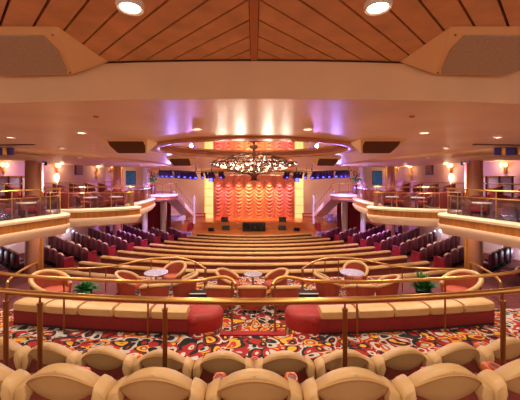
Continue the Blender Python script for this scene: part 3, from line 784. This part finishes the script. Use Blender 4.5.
for d in (-0.8,0.85):
    MB().lathe([(0.001,0.03),(0.08,0.025),(0.3,0)], (dx0+d,dy0+0.1,1.9), 20).build('cymbal', 'brass', t)
    MB().tube([(dx0+d,dy0+0.1,0.7),(dx0+d,dy0+0.1,1.92)], 0.02, 6).build('cymbal_stand', 'chrome', t)
for k in range(4):
    x, y = 8.2+0.75*k, 33.6
    t = thing('band_chair', 'pale lilac band chair before the drum kit, '+ORD[k]+' from the stage', 'chair', (x,y,0.7), 'band chairs')
    MB().rbox((x,y,1.15), (0.48,0.46,0.08), 0.03).build('seat', 'lilac_paint', t)
    MB().rbox((x,y-0.24,1.48), (0.48,0.06,0.4), 0.025).build('backrest', 'lilac_paint', t)
    for a in (-0.2,0.2):
        for b_ in (-0.2,0.2): MB().tube([(x+a,y+b_,0.7),(x+a,y+b_,1.15)], 0.02, 6).build('leg', 'chrome', t)

for o in set(bpy.data.objects)-BAND0:
    if o.parent is None: o.location.z += 0.6
# monitors and stage speakers
for k, (x, y, z, w, h, lab) in enumerate(((-3.55,37.6,1.0,0.85,0.55,'small black stage monitor on the stage, left'),(3.45,37.6,1.0,0.85,0.55,'small black stage monitor on the stage, right'),(-3.3,36.4,0.2,0.85,0.5,'small black stage monitor on the floor, left'),(3.3,36.4,0.2,0.85,0.5,'small black stage monitor on the floor, right'))):
    t = thing('stage_monitor', lab, 'speaker', (x,y,z), 'stage monitors')
    mb = MB(); mb.loft([[(x+q,y-0.25,z),(x+q,y-0.1,z+h),(x+q,y+0.25,z+h),(x+q,y+0.35,z)] for q in (-w/2,w/2)]); mb.build('cabinet', 'black', t, smooth=False)
    MB().add([(x-w*0.44,y-0.25,z+0.05),(x+w*0.44,y-0.25,z+0.05),(x+w*0.44,y-0.13,z+h-0.05),(x-w*0.44,y-0.13,z+h-0.05),(x-w*0.44,y-0.22,z+0.05),(x+w*0.44,y-0.22,z+0.05),(x+w*0.44,y-0.10,z+h-0.05),(x-w*0.44,y-0.10,z+h-0.05)], [(0,1,2,3),(7,6,5,4),(0,4,5,1),(1,5,6,2),(2,6,7,3),(3,7,4,0)]).build('grille', 'black_gloss', t, smooth=False)
t = thing('subwoofer', 'wide black speaker cabinet centred in front of the stage', 'speaker', (0,35.6,0.2))
MB().rbox((0,35.55,0.72), (2.6,0.6,1.0), 0.03).build('cabinet', 'black', t)
for d in (-0.85,0,0.85): MB().lathe([(0.001,0),(0.3,0),(0.34,0.02)], (0,0,0), 18)
for d in (-0.85,0,0.85):
    MB().loft([[(d+r*math.cos(2*PI*k/20), 35.24+yy, 0.72+r*math.sin(2*PI*k/20)) for k in range(20)] for r, yy in ((0.38,0.0),(0.36,-0.03),(0.2,-0.005),(0.02,-0.01))]).build('cone', 'black_gloss', t)
for k, x in enumerate((-4.9,4.9)):
    t = thing('floor_speaker', 'small dark rounded floor speaker, '+('left','right')[k]+' of the stage front', 'speaker', (x,35.6,0.2))
    MB().rbox((x,35.6,0.4), (0.7,0.5,0.4), 0.12).build('cabinet', 'black', t)
    MB().box((x,35.34,0.42), (0.5,0.02,0.24)).build('grille', 'black_gloss', t)

# curtain: eight columns of swags
mb = MB(); NU, NV = 96, 150; CW, ZB, ZT = 10.7, 1.0, 7.25; rows = []
for j in range(NV+1):
    v = j/NV; row = []
    for i in range(NU+1):
        u = i/NU*8; fu = u-math.floor(u); sag = (2*fu-1)**2
        z = ZB+(ZT-ZB)*v
        ph = (z-0.62*sag)*2*PI/0.46
        d = 0.20*(0.5+0.5*math.sin(ph))**0.8 * (1-0.5*sag**3) + 0.50*(1-sag)
        row.append((-CW/2+CW*i/NU, 41.2-d, z))
    rows.append(row)
mb.loft(rows, cap=False, loop=False)
tag(mb.build('stage_curtain', 'curtain', smooth=True, angle=80), 'red and gold swagged stage curtain', 'curtain')
for s, nm in ((-1,'left'),(1,'right')):
    t = thing('lit_panel', 'glowing gold patterned panel beside the curtain, '+nm, 'panel', (s*5.95,41.0,1.0))
    MB().box((s*5.95,41.0,3.95), (1.15,0.12,5.9)).build('face', 'gold_panel', t)
    for q in (-0.6,0.6): MB().box((s*5.95+q,40.95,3.95), (0.06,0.16,5.9)).build('frame', 'gold_leaf', t)
    for q in range(5): MB().box((s*5.95,40.93,1.6+1.1*q), (1.1,0.03,0.05)).build('bar', 'gold_leaf', t)
    w = structure('wall_stage_'+nm, MB().box((s*9.75,41.6,4.0), (6.4,0.2,8.0)), 'wall_peach')
t = thing('valance', 'pale valance strip across the top of the stage curtain', 'valance', (0,40.15,6.6))
MB().box((0,40.15,E+0.62), (13.0,0.2,0.55)).build('header', 'valance', t)
MB().box((0,40.03,E+0.34), (13.0,0.06,0.05)).build('lower_trim', 'gold_leaf', t)

# stage lighting bars
def light_bar(pts, n, label, big=1.0, m='fixture_purple', lens='blue_lens'):
    t = thing('lighting_bar', label, 'stage lights', pts[0], 'stage lighting bars')
    pp = smoothpath(pts, 8); MB().tube(pp, 0.05, 6).build('bar', 'black', t)
    for k in range(n):
        q = pp[int((k+0.5)/n*(len(pp)-1))]
        f = MB(); a = Vector((q.x,q.y+0.05,q.z-0.08*big)); b = Vector((q.x-0.15*big*(1 if q.x > 0 else -1),q.y-0.25*big,q.z-0.42*big))
        f.tube([a, a.lerp(b,0.6), b], [0.10*big,0.13*big,0.16*big], 10)
        fo = f.build('fixture', m, t)
        MB().sphere(tuple(b), 0.10*big, 8, 5, (1,1,0.5)).build('lens', lens if k % 2 == 0 else 'fixture_purple', fo)
    for q in (pp[0], pp[-1]): MB().tube([(q.x,q.y,q.z),(q.x,q.y,E+HC)], 0.02, 6).build('hanger', 'black', t)
for s, nm in ((-1,'left'),(1,'right')):
    light_bar([(s*8.0,26.2,E+0.62),(s*6.4,25.2,E+0.58),(s*4.6,24.5,E+0.48)], 15, 'curved bar of purple stage lights over the '+nm+' side', 1.15)
    light_bar([(s*5.6,33,E+0.6),(s*3.2,33,E+0.6)], 6, 'straight bar of blue stage lights before the curtain, '+nm, 1.3)
    t = thing('moving_light', 'large blue moving light hanging at the '+nm+' end of the curtain', 'stage light', (s*4.4,32,E+0.35))
    MB().rbox((s*4.4,32,E+0.2), (0.75,0.5,0.3), 0.06).build('yoke', 'fixture_purple', t)
    MB().rbox((s*4.4,31.9,E-0.15), (0.5,0.55,0.5), 0.1).build('head', 'fixture_purple', t)
    MB().sphere((s*4.4,31.62,E-0.2), 0.2, 10, 6, (1,0.4,1)).build('lens', 'blue_lens', t)
    MB().tube([(s*4.4,32,E+0.3),(s*4.4,32,E+HC)], 0.04, 6).build('hanger', 'black', t)
t = thing('lighting_truss', 'long thin dark lighting truss spanning before the curtain', 'truss', (0,33.3,E+0.45))
for dz in (0.0,0.25): MB().tube([(-6.2,33.3,E+0.45+dz),(6.2,33.3,E+0.45+dz)], 0.03, 6).build('chord', 'fixture_purple', t)
for k in range(24):
    x = -6.2+12.4*k/24; MB().tube([(x,33.3,E+0.45),(x+0.26,33.3,E+0.70),(x+0.52,33.3,E+0.45)], 0.016, 5).build('lacing', 'fixture_purple', t)
for x in (-6.2,6.2): MB().tube([(x,33.3,E+0.7),(x,33.3,E+HC)], 0.03, 6).build('hanger', 'black', t)
mbx = thing('spotlight', 'small black spotlight hanging below the truss centre', 'stage light', (0,30,E+0.1))
MB().rbox((0,30,E-0.05), (0.55,0.5,0.32), 0.08).build('head', 'black', mbx)
MB().tube([(0,30,E+0.1),(0,30,E+HC)], 0.03, 6).build('hanger', 'black', mbx)
MB().tube([(-0.45,30,E-0.2),(0.45,30,E-0.2)], 0.05, 6).build('barn_doors', 'black', mbx)

# ------------------------------------------------------------------ hall seating
def ROWR(i): return 13.0+1.75*i
HALF = (0.44,0.425,0.405,0.408,0.405,0.40,0.385,0.365,0.352,0.335)
for i in range(10):
    R = ROWR(i); zt_ = Zd(ROWT(i)); a = HALF[i]; zf = zt_-0.80; nseg = 96
    lab = 'long curved tan-topped bench, '+ORD[i]+' row from the stage'
    t = thing('curved_bench', lab, 'bench', (0, 42-R, zf), 'curved benches')
    circ = [(0.0+0.17*math.cos(2*PI*k/12), zt_-0.10+0.10*math.sin(2*PI*k/12)) for k in range(12)]
    MB().arc(circ, 42, R, -a, a, nseg, mod=lambda q: 0.90 if q % 8 == 0 else 1.0).build('top_roll', 'tan_vinyl', t)
    MB().arc([(-0.10,zf+0.1),(0.12,zf+0.02),(0.10,zt_-0.14),(-0.06,zt_-0.14)], 42, R, -a, a, 48).build('backrest', 'maroon_rear', t)
    MB().arc([(-0.70,zf+0.05),(-0.1,zf+0.05),(-0.1,zf+0.44),(-0.66,zf+0.46),(-0.70,zf+0.40)], 42, R, -a, a, 48).build('seat', 'sofa_back', t)

def make_seat():
    t = thing('theatre_chair', 'x', 'chair', (0,0,0), 'theatre seats in the side blocks')
    poly = [(-0.24,0.30),(0.24,0.30),(0.255,0.8),(0.235,0.95),(0.15,1.04),(0,1.07),(-0.15,1.04),(-0.235,0.95),(-0.255,0.8)]
    MB().slab_y(poly, -0.16, 0.05, 0.12).build('backrest', 'plum', t)
    hp = [(-0.26,0.90),(-0.18,1.0),(0,1.04),(0.18,1.0),(0.26,0.90),(0.2,1.05),(0,1.10),(-0.2,1.05)]
    rings = []
    for k in range(11):
        u = -1+2*k/10; x = 0.245*u; z = 0.975+0.085*(1-u*u); r = 0.02+0.035*math.sqrt(max(0,1-u*u))
        rings.append([(x, -0.055+r*1.25*math.cos(2*PI*q/10), z+r*0.8*math.sin(2*PI*q/10)) for q in range(10)])
    MB().loft(rings).build('headrest', 'plum_cap', t)  # pale headrest cap, lightened to carry the highlight on the seat tops
    MB().rbox((0,0.30,0.36), (0.47,0.56,0.2), 0.06).build('seat', 'plum', t)
    MB().box((0,0.2,0.13), (0.4,0.4,0.26)).build('base', 'black', t)
    MB().rbox((0.27,0.22,0.58), (0.05,0.5,0.06), 0.02).build('armrest', 'end_red', t)
    return t
seat = make_seat(); SK = kidmap_of(seat)
ends = thing('theatre_chair', 'x', 'chair', (0,0,0), 'theatre seats in the side blocks')
first = [True]
for s, nm in ((-1,'left'),(1,'right')):
    for i in range(1, 12):
        R = 13.0+1.75*i
        x_in = (5.9,6.9,7.7,8.4,8.9,9.3,9.9,10.3,10.7,11.2,11.8,12.4)[i]
        a_in = math.asin(x_in/R); k = 0; a = a_in
        while True:
            x = R*math.sin(a); y = 42-R*math.cos(a)
            if x > min(abs(wall_x(y))-0.5, (10.6 if i < 2 else 99)) or k >= 10 or y > 29.6: break
            if math.hypot(x-11.05, y-15.5) < 0.8 or math.hypot(x-11.5,y-26) < 0.8 or math.hypot(x-9.85,y-28) < 0.7:
                a += 0.585/R; k += 1; continue
            if first[0]: o = seat; first[0] = False
            else: o = copy_tree(seat, None, SK)
            o.location = (s*x, y, hall_z(x, y)+0.01); o.rotation_euler = (0,0,s*math.atan2(x, 42-y))
            o['label'] = 'maroon theatre seat, %s from the aisle, %s row from stage, %s block' % (ORD[k], ORD[i-1], nm)
            if k == 0:
                e_ = MB().rbox((-s*0.31,0.22,0.42), (0.06,0.62,0.80), 0.03).build('end_panel', 'end_red', None)
                me = e_.data; e_.location = (-s*0.31,0.22,0.02); e_.parent = o
                e2 = MB().rbox((-s*0.33,0.30,0.80), (0.22,0.34,0.04), 0.015).build('side_shelf', 'end_red', None); e2.location = (-s*0.33,0.30,0.80); e2.parent = o
            k += 1; a += 0.585/R
bpy.data.objects.remove(ends)

# ------------------------------------------------------------------ barrel chairs, tables, plants
def make_barrel():
    t = thing('barrel_chair', 'x', 'chair', (0,0,0), 'barrel chairs')
    N_ = 22; ro = []; rim = []
    for i in range(N_+1):
        d = math.radians(-128+256*i/N_); a = -PI/2+d; c = math.cos(d/1.42)
        h = 0.50+0.28*max(0,c); R0 = 0.33; R1 = 0.40
        ro.append([(R0*math.cos(a),R0*math.sin(a)+0.02,0.16),(R1*math.cos(a),R1*math.sin(a),h),((R1-0.08)*math.cos(a),(R1-0.08)*math.sin(a),h-0.01),((R0-0.07)*math.cos(a),(R0-0.07)*math.sin(a)+0.02,0.16)])
        rim.append((0.372*math.cos(a),0.372*math.sin(a),h+0.005))
    MB().loft(ro).build('shell', 'barrel_red', t)
    MB().tube(rim, [0.03]+[0.048]*(N_-1)+[0.03], 10).build('rim', 'cream_leather', t)
    MB().lathe([(0.001,0.30),(0.24,0.30),(0.30,0.34),(0.30,0.42),(0.26,0.46),(0.001,0.47)], (0,0.06,0), 24).build('seat', 'barrel_in', t)
    MB().tube([(0,0,0.02),(0,0,0.3)], 0.04, 8).build('pedestal', 'chrome', t)
    ring = MB().tube([(0.27*math.cos(2*PI*k/28),0.27*math.sin(2*PI*k/28),0.02) for k in range(28)], 0.018, 6, closed=True).build('base_ring', 'chrome', t)
    MB().box((0,0,0.02), (0.54,0.03,0.02)).box((0,0,0.02), (0.03,0.54,0.02)).build('base_spoke', 'chrome', t)
    return t
bar = make_barrel(); BK = kidmap_of(bar); fb = [True]
def place_barrel(x, y, z, face, label, sc=1.0):
    if fb[0]: o = bar; fb[0] = False
    else: o = copy_tree(bar, None, BK)
    o.location = (x,y,z); o.rotation_euler = (0,0,math.atan2(-(face[0]-x), face[1]-y)); o.scale = (sc,)*3; o['label'] = label
def lounge_table(x, y, r, label):
    t = thing('lounge_table', label, 'table', (x,y,zt), 'lounge tables')
    MB().lathe([(0.001,0.74),(r*0.96,0.74),(r,0.755),(r*0.97,0.77),(0.001,0.77)], (x,y,zt), 32).build('table_top', 'table_top', t)
    MB().tube([(x,y,zt+0.02),(x,y,zt+0.75)], 0.04, 10).build('pedestal', 'chrome', t)
    MB().lathe([(0.001,0),(0.2,0),(0.19,0.025),(0.04,0.05)], (x,y,zt), 24).build('base', 'chrome', t)
TL, TC_, TR = (-3.0,9.5), (-0.03,9.35), (3.0,9.5)
lounge_table(*TL, 0.36, 'round mottled grey lounge table on the left of the terrace')
lounge_table(*TC_, 0.28, 'small round grey lounge table in the middle of the terrace')
lounge_table(*TR, 0.36, 'round mottled grey lounge table on the right of the terrace')
place_barrel(-3.78,9.4,zt,TL,'red barrel chair with cream rim, left of the left table')
place_barrel(-2.75,8.6,zt,TL,'red barrel chair seen from behind, in front of the left table')
place_barrel(-2.08,9.3,zt,TL,'red barrel chair with cream rim, right of the left table')
place_barrel(-2.65,10.25,zt,TL,'red barrel chair behind the left table, facing the camera')
place_barrel(2.2,9.3,zt,TR,'red barrel chair with cream rim, left of the right table')
place_barrel(2.95,8.6,zt,TR,'red barrel chair seen from behind, in front of the right table')
place_barrel(3.85,9.1,zt,TR,'red barrel chair with cream rim, right of the right table')
place_barrel(3.35,10.25,zt,TR,'red barrel chair behind the right table, facing the camera')
place_barrel(-0.78,9.55,zt,TC_,'dark red barrel chair at the far left of the middle table')
place_barrel(0.66,9.55,zt,TC_,'dark red barrel chair at the far right of the middle table')
place_barrel(-0.05,8.5,zt,(0,12),'red barrel chair seen from behind, in front of the small middle table')
place_barrel(-0.93,8.5,zt,(-0.7,12),'red barrel chair seen from behind, left neighbour of the middle one')
place_barrel(0.86,8.5,zt,(0.7,12),'red barrel chair seen from behind, right neighbour of the middle one')
place_barrel(-5.2,7.95,Zd(3.37),(-3.0,7.2),'large red tub chair with cream rim behind the left sofa',1.15)
place_barrel(5.3,7.95,Zd(3.37),(3.0,7.2),'large red tub chair with cream rim behind the right sofa',1.15)

def plant(x, y, top, w, label, seed):
    t = thing('potted_plant', label, 'plant', (x,y,zt))
    MB().lathe([(0.001,0),(0.15,0),(0.21,0.36),(0.23,0.38),(0.19,0.38),(0.001,0.34)], (x,y,zt), 20).build('pot', 'pot', t)
    mb = MB(); rr = random.Random(seed)
    for i in range(110):
        a = rr.random()*2*PI; el = rr.uniform(0.15,1.35); L = rr.uniform(0.5,1.0)
        o = Vector((x+0.05*math.cos(a), y+0.05*math.sin(a), zt+0.36))
        d = Vector((math.cos(a)*math.cos(el)*w, math.sin(a)*math.cos(el)*w, math.sin(el)*(top-0.36)))*L
        tip = o+d+Vector((0,0,-0.04)); mid_ = o+d*0.6; side_ = Vector((-math.sin(a), math.cos(a), 0))*rr.uniform(0.03,0.055)
        mb.add([o, mid_+side_, tip, mid_-side_, mid_+Vector((0,0,0.015))], [(0,1,4),(1,2,4),(2,3,4),(3,0,4)])
    mb.build('foliage', 'leaf', t, smooth=False)
plant(-4.95, 9.05, 0.76, 0.46, 'bushy green potted plant on the left terrace', 1)
plant(4.96, 9.1, 1.02, 0.5, 'taller bushy green potted plant on the right terrace', 2)

# dark steps with pale nosings on the terrace
for s, nm in ((-1,'left'),(1,'right')):
    t = thing('terrace_steps', 'small dark steps with pale nosings beside the barrel chairs, '+nm, 'steps', (s*1.55,8.6,zt))
    for k in range(3):
        st_ = MB().box((s*1.52,8.35+0.3*k,zt+0.06+0.06*k), (0.62,0.32,0.12+0.12*k)).build('step', 'step_dark', t)
        MB().box((s*1.52,8.20+0.3*k,zt+0.125+0.12*k), (0.62,0.03,0.02)).build('nosing', 'nosing', st_)

# ------------------------------------------------------------------ sofas
def sofa(s, nm):
    R = 28.0; cy = 6.12+R
    x_in, x_out = 1.30, 5.1
    a0, a1 = math.asin(x_in/R), math.asin(x_out/R)
    t = thing('sofa', 'long red sofa with cream top cushions and rounded red end, '+nm, 'sofa', (s*3.2, 6.6, zs))
    MB().arc([(0.0,zs+0.0),(0.02,zs+0.2),(0.0,zs+0.30),(-0.22,zs+0.30),(-0.22,zs+0.0)], cy, R, s*a0, s*a1, 40).build('backrest', 'sofa_back', t)
    n = 5
    for k in range(n):
        b0 = a0+(a1-a0)*k/n+0.0012; b1 = a0+(a1-a0)*(k+1)/n-0.0012
        prof = []
        for q in range(14):
            an = 2*PI*q/14; cx_, sz_ = math.cos(an), math.sin(an)
            prof.append((-0.12+0.185*math.copysign(abs(cx_)**0.6, cx_), zs+0.385+0.105*math.copysign(abs(sz_)**0.6, sz_)))
        mm = lambda q: (0.95,0.99,1.0,1.0,1.0,1.0,1.0,0.99,0.95)[q]
        MB().arc(prof, cy, R, s*b0, s*b1, 8, mod=mm).build('top_cushion', 'cream_leather', t)
    MB().arc([(-0.22,zs+0.0),(-0.22,zs+0.34),(-0.74,zs+0.36),(-0.78,zs+0.30),(-0.78,zs+0.0)], cy, R, s*a0, s*a1, 40).build('seat', 'red_velvet', t)
    # rounded end of the seat, turning towards the aisle
    ex, ey = s*1.22, cy-R*math.cos(a0)+0.42; rings = []
    for z_, k in ((0.0,1.0),(0.24,1.03),(0.32,0.96),(0.36,0.80),(0.37,0.4),(0.37,0.02)):
        rings.append([(ex+0.56*k*math.cos(2*PI*q/28), ey+0.42*k*math.sin(2*PI*q/28), zs+z_) for q in range(28)])
    MB().loft(rings).build('rounded_end', 'red_velvet', t)
    MB().sphere((s*1.22, cy-R*math.cos(a0)+0.02, zs+0.23), 0.09, 12, 8, (1,0.6,1)).build('end_roll', 'red_velvet', t)
    # skirt
    MB().arc([(0.02,zs+0.0),(0.02,zs+0.035),(0.0,zs+0.035),(0.0,zs+0.0)], cy, R, s*a0, s*a1, 40).build('skirt', 'step_dark', t)
sofa(-1,'left of the aisle'); sofa(1,'right of the aisle')

# ------------------------------------------------------------------ railings
# front rail, right across in front of the camera
R = 13.0; cy = 3.0+R
t = thing('front_railing', 'thick brass handrail curving across the whole foreground', 'railing', (0,3.0,Zd(2.83)))
pts = [(R*math.sin(a),cy-R*math.cos(a),Zd(1.195)) for a in [-0.34+0.68*i/48 for i in range(49)]]
MB().tube(pts, 0.033, 12).build('handrail', 'brass', t)
for px in (40,165,345,503,6):
    x = (px-254)/F*3.0
    y = cy-math.sqrt(R*R-x*x); x = (px-254)/F*y
    MB().tube([(x,y,Zd(2.83)),(x,y,Zd(1.285))], 0.024, 10).tube([(x,y,Zd(1.295)),(x,y,Zd(1.275))], 0.03, 10).tube([(x,y,Zd(1.275)),(x,y,Zd(1.195))], 0.01, 8).build('post', 'dull_brass', t)
# sofa rails
for s, nm in ((-1,'left'),(1,'right')):
    t = thing('sofa_railing', 'brass railing behind the '+nm+' sofa, hooked down at the aisle', 'railing', (s*3,6.05,zs), 'sofa railings')
    pth = [(s*6.6,7.2,Zd(2.02)),(s*5.5,6.62,Zd(2.02)),(s*4.2,6.3,Zd(2.02)),(s*2.5,6.06,Zd(2.02)),(s*1.2,6.08,Zd(2.02)),(s*0.8,6.2,Zd(2.0)),(s*0.6,6.25,Zd(2.0)),(s*0.44,6.2,Zd(2.04)),(s*0.36,6.1,Zd(2.10))]
    MB().tube(smoothpath(pth, 6), 0.034, 10).build('handrail', 'brass', t)
    for px in ((64,148,232) if s < 0 else (275,357,445)):
        y = 6.2 if px in (232,275) else (6.02 if px in (148,357) else 6.25)
        x = (px-254)/F*y; tp = 2.02 if px not in (232,275) else 2.0
        MB().tube([(x,y,zs),(x,y,Zd(tp+0.08))], 0.019, 8).tube([(x,y,Zd(tp+0.08)),(x,y,Zd(tp))], 0.009, 6).build('post', 'dull_brass', t)
    # terrace rail
    t = thing('terrace_railing', 'thin brass railing bowing around the '+nm+' lounge table', 'railing', (s*3,10.5,zt), 'terrace railings')
    dr = 2.85
    pth = [(s*6.6,9.7,Zd(dr)),(s*5.5,9.75,Zd(dr)),(s*4.6,10.0,Zd(dr)),(s*3.75,10.85,Zd(dr)),(s*3.1,11.05,Zd(dr)),(s*2.6,11.0,Zd(dr)),(s*2.0,10.5,Zd(dr)),(s*1.5,9.7,Zd(dr))]
    sp = smoothpath(pth, 6)
    MB().tube(sp, 0.03, 10).build('handrail', 'brass', t)
    for k in (0,8,11,13,19,25,31,36,41,42):
        q = sp[k]; MB().tube([(q.x,q.y,zt),(q.x,q.y,Zd(dr))], 0.018, 8).build('post', 'dull_brass', t)
    # step handrail at the outer end
    t = thing('step_handrail', 'short sloping brass handrail beside the thick column, '+nm, 'handrail', (s*6.9,9.9,zt))
    pth = [(s*6.95,9.95,Zd(3.1)),(s*6.95,9.95,Zd(2.78)),(s*6.92,9.85,Zd(2.70)),(s*6.75,8.9,Zd(2.70)),(s*6.55,8.3,Zd(2.72)),(s*6.45,8.1,Zd(2.8)),(s*6.45,8.1,Zd(3.37))]
    MB().tube(smoothpath(pth, 5), 0.035, 8).build('handrail', 'brass', t)
    MB().tube([(s*6.95,9.95,zt),(s*6.95,9.95,Zd(3.1))], 0.035, 8).build('post', 'brass', t)

# ------------------------------------------------------------------ foreground chairs
def make_chair():
    t = thing('lounge_chair', 'x', 'chair', (0,0,0), 'cream topped lounge seats')
    zc = 0.86
    back = [(-0.315,0.05),(0.315,0.05),(0.315,0.64),(0.26,0.76),(0.15,0.85),(0,0.89),(-0.15,0.85),(-0.26,0.76),(-0.315,0.64)]
    MB().slab_y(back, -0.05, 0.10, 0.03).build('backrest', 'maroon_rear', t)
    rings = []; K = 24
    for k in range(K+1):
        u = -1+2*k/K; w = max(0.0,1-u*u)**0.8; x = 0.245*u
        zt2 = zc-0.005+0.145*w+0.004; zb = zc-0.015-0.175*w
        ym = 0.03; hy = 0.04+0.038*math.sqrt(w+1e-6)
        cz_ = (zt2+zb)/2; hz = (zt2-zb)/2+0.004
        ring = []
        for q in range(20):
            an = 2*PI*q/20; ca, sa = math.cos(an), math.sin(an)
            ring.append((x, ym-0.035+hy*math.copysign(abs(ca)**0.55, ca) - 0.075*sa*math.sqrt(w+1e-6), cz_+hz*math.copysign(abs(sa)**0.7, sa)))
        rings.append(ring)
    MB().loft(rings).build('headrest', 'cream_leather', t, angle=60)
    pp = []
    for k in range(21):
        u = -0.95+1.9*k/20; w = max(0.0,1-u*u)**0.8; hy = 0.04+0.038*math.sqrt(w); z1 = zc-0.001+0.145*w; z0 = zc-0.015-0.175*w
        pp.append((0.245*u, -0.005-hy*0.80-0.075*0.72*math.sqrt(w)-0.003, (z0+z1)/2+((z1-z0)/2+0.004)*0.80))
    MB().tube(pp, 0.006, 6).build('piping', 'tan_vinyl', t)
    for sd in (-1, 1):
        wing = [(sd*0.232,0.885),(sd*0.275,0.868),(sd*0.319,0.835),(sd*0.319,0.66),(sd*0.30,0.63),(sd*0.25,0.70),(sd*0.215,0.80)]
        MB().slab_y(wing, -0.085, 0.085, 0.13).build('wing', 'cream_leather', t, angle=60)
    MB().rbox((0,0.38,0.36), (0.52,0.58,0.2), 0.06).build('seat', 'maroon', t)
    MB().box((0,0.3,0.13), (0.5,0.5,0.26)).build('base', 'black', t)
    arm = MB().rbox((0.3225,0.38,0.50), (0.115,0.58,0.10), 0.035).build('armrest', 'cup_orange', t)
    MB().lathe([(0.001,0.004),(0.036,0.004)], (0.3225,0.56,0.5495), 16).box((0.3225,0.48,0.552),(0.03,0.16,0.005)).build('cup_hole', 'cup_dark', arm)
    MB().tube([(0.3225+0.043*math.cos(2*PI*k/18),0.56+0.055*math.sin(2*PI*k/18),0.553) for k in range(18)], 0.008, 6, closed=True).build('cup_ring', 'cup_orange', arm)
    return t
ch = make_chair(); CK = kidmap_of(ch); fc = [True]
def chair_row(y0, R, offs, pitch, zf, rn):
    cy = y0+R
    for k, o_ in enumerate(offs):
        a = o_*pitch/R; x = R*math.sin(a); y = cy-R*math.cos(a)
        if fc[0]: o = ch; fc[0] = False
        else: o = copy_tree(ch, None, CK)
        o.location = (x,y,zf); o.rotation_euler = (0,0,a)
        o['label'] = 'cream-topped maroon lounge seat, %s from the left in the %s row' % (ORD[k], rn); o['group'] = 'cream topped lounge seats, '+rn+' row'
chair_row(2.08, 15.0, (-3,-2,-1,0,1,2,3), 0.645, Zd(2.255), 'nearest')
chair_row(3.32, 15.0, (-4.5,-3.5,-2.5,-1.5,-0.5,0.5,1.5,2.5,3.5,4.5), 0.65, Zd(2.83), 'second')

# ------------------------------------------------------------------ stage and wash lights
PURP = (0.42,0.22,1.0); PINK = (1.0,0.34,0.46); GOLD = (1.0,0.88,0.40); RED = (1.0,0.30,0.30)
for s in (-1, 1):
    spot(s*6.4, 25.0, E+0.1, 4200, PURP, 70, 0.2, aim=(s*9.5,22.5,1.5), name='purple_wash')
    spot(s*6.0, 25.0, E+0.1, 1300, PURP, 90, 0.2, aim=(s*9.5,28,3.0), name='purple_wash')
    spot(s*4.4, 31.5, E-0.3, 500, (0.3,0.3,1.0), 60, 0.2, aim=(s*8,28,E+1), name='blue_wash')
    spot(s*6.0, 25.2, E+0.2, 1600, (0.4,0.3,1.0), 40, 0.15, aim=(s*9.2,28.2,E-1.5), name='purple_wash')
    spot(s*5.6, 24.8, E+0.1, 1500, (0.45,0.3,1.0), 50, 0.15, aim=(s*9.3,31.5,E-3.5), name='purple_wash')
    spot(s*4.6, 30.0, E-0.3, 1500, (0.66,0.52,1.0), 46, 0.2, aim=(s*9.2,37,2.0), name='band_wash')
    spot(s*5.0, 33.0, E-0.1, 700, (1,0.74,0.6), 56, 0.2, aim=(s*9,41,6.2), name='peach_wash')
    spot(s*2.5, 29.0, E+0.6, 600, (1,0.78,0.56), 90, 0.2, aim=(s*2.5,33,0), name='floor_wash')
    spot(s*3.0, 20.0, E+HC-0.1, 900, WARM, 150, 0.2, name='hall_lamp')
    spot(s*4.5, 15.0, E+HC-0.1, 600, WARM, 150, 0.2, name='hall_lamp')
for k, (x, c, wt) in enumerate(((-4.7,PINK,330),(-3.3,RED,260),(-2.0,(1,0.5,0.22),300),(-0.7,GOLD,380),(0.7,(1,0.5,0.22),330),(2.0,GOLD,300),(3.3,PINK,300),(4.7,PINK,330))):
    spot(x, 39.5, E+0.25, wt*1.35, c, 66, 0.08, aim=(x,41.0,2.0), name='curtain_wash')
spot(0, 24.0, E+HC-0.1, 800, (1,0.8,0.62), 150, 0.2, name='hall_lamp')

for s in (-1, 1):
    spot(s*6.6, 25.0, E-0.1, 640, (0.32,0.26,1.0), 100, 0.15, aim=(s*8.0,21.0,E+1.0), name='purple_uplight')
    spot(s*4.9, 24.2, E-0.1, 330, (0.5,0.3,1.0), 24, 0.1, aim=(s*3.4,8.0,E+1.05), name='purple_uplight')
    spot(s*5.5, 24.4, E-0.15, 900, PURP, 50, 0.15, aim=(s*12.5,17.0,E+0.2), name='purple_wash')
    spot(s*5.0, 24.3, E-0.15, 700, (0.6,0.4,1.0), 50, 0.15, aim=(s*6.6,20.0,E-1.4), name='purple_wash')

    spot(s*5.5, 24.0, E-0.15, 1300, PURP, 60, 0.15, aim=(s*12.6,27.0,E-3.6), name='purple_wash')
    spot(s*3.0, 34.0, E+0.3, 260, (1,0.85,0.75), 80, 0.15, aim=(s*3.0,40.4,E+0.6), name='valance_wash')  # spots added to brighten the otherwise unlit valance

# ------------------------------------------------------------------ world and view
w = bpy.data.worlds.new('world'); SC.world = w; w.use_nodes = True
w.node_tree.nodes['Background'].inputs[0].default_value = (1.0,0.78,0.6,1); w.node_tree.nodes['Background'].inputs[1].default_value = 1.3  # warm fill added from behind, entering through the open back of the hall
SC.view_settings.view_transform = 'Standard'; SC.view_settings.look = 'None'; SC.view_settings.gamma = 1.0
SC.view_settings.exposure = 0.3; SC.view_settings.use_curve_mapping = False
SC.cycles.use_denoising = True
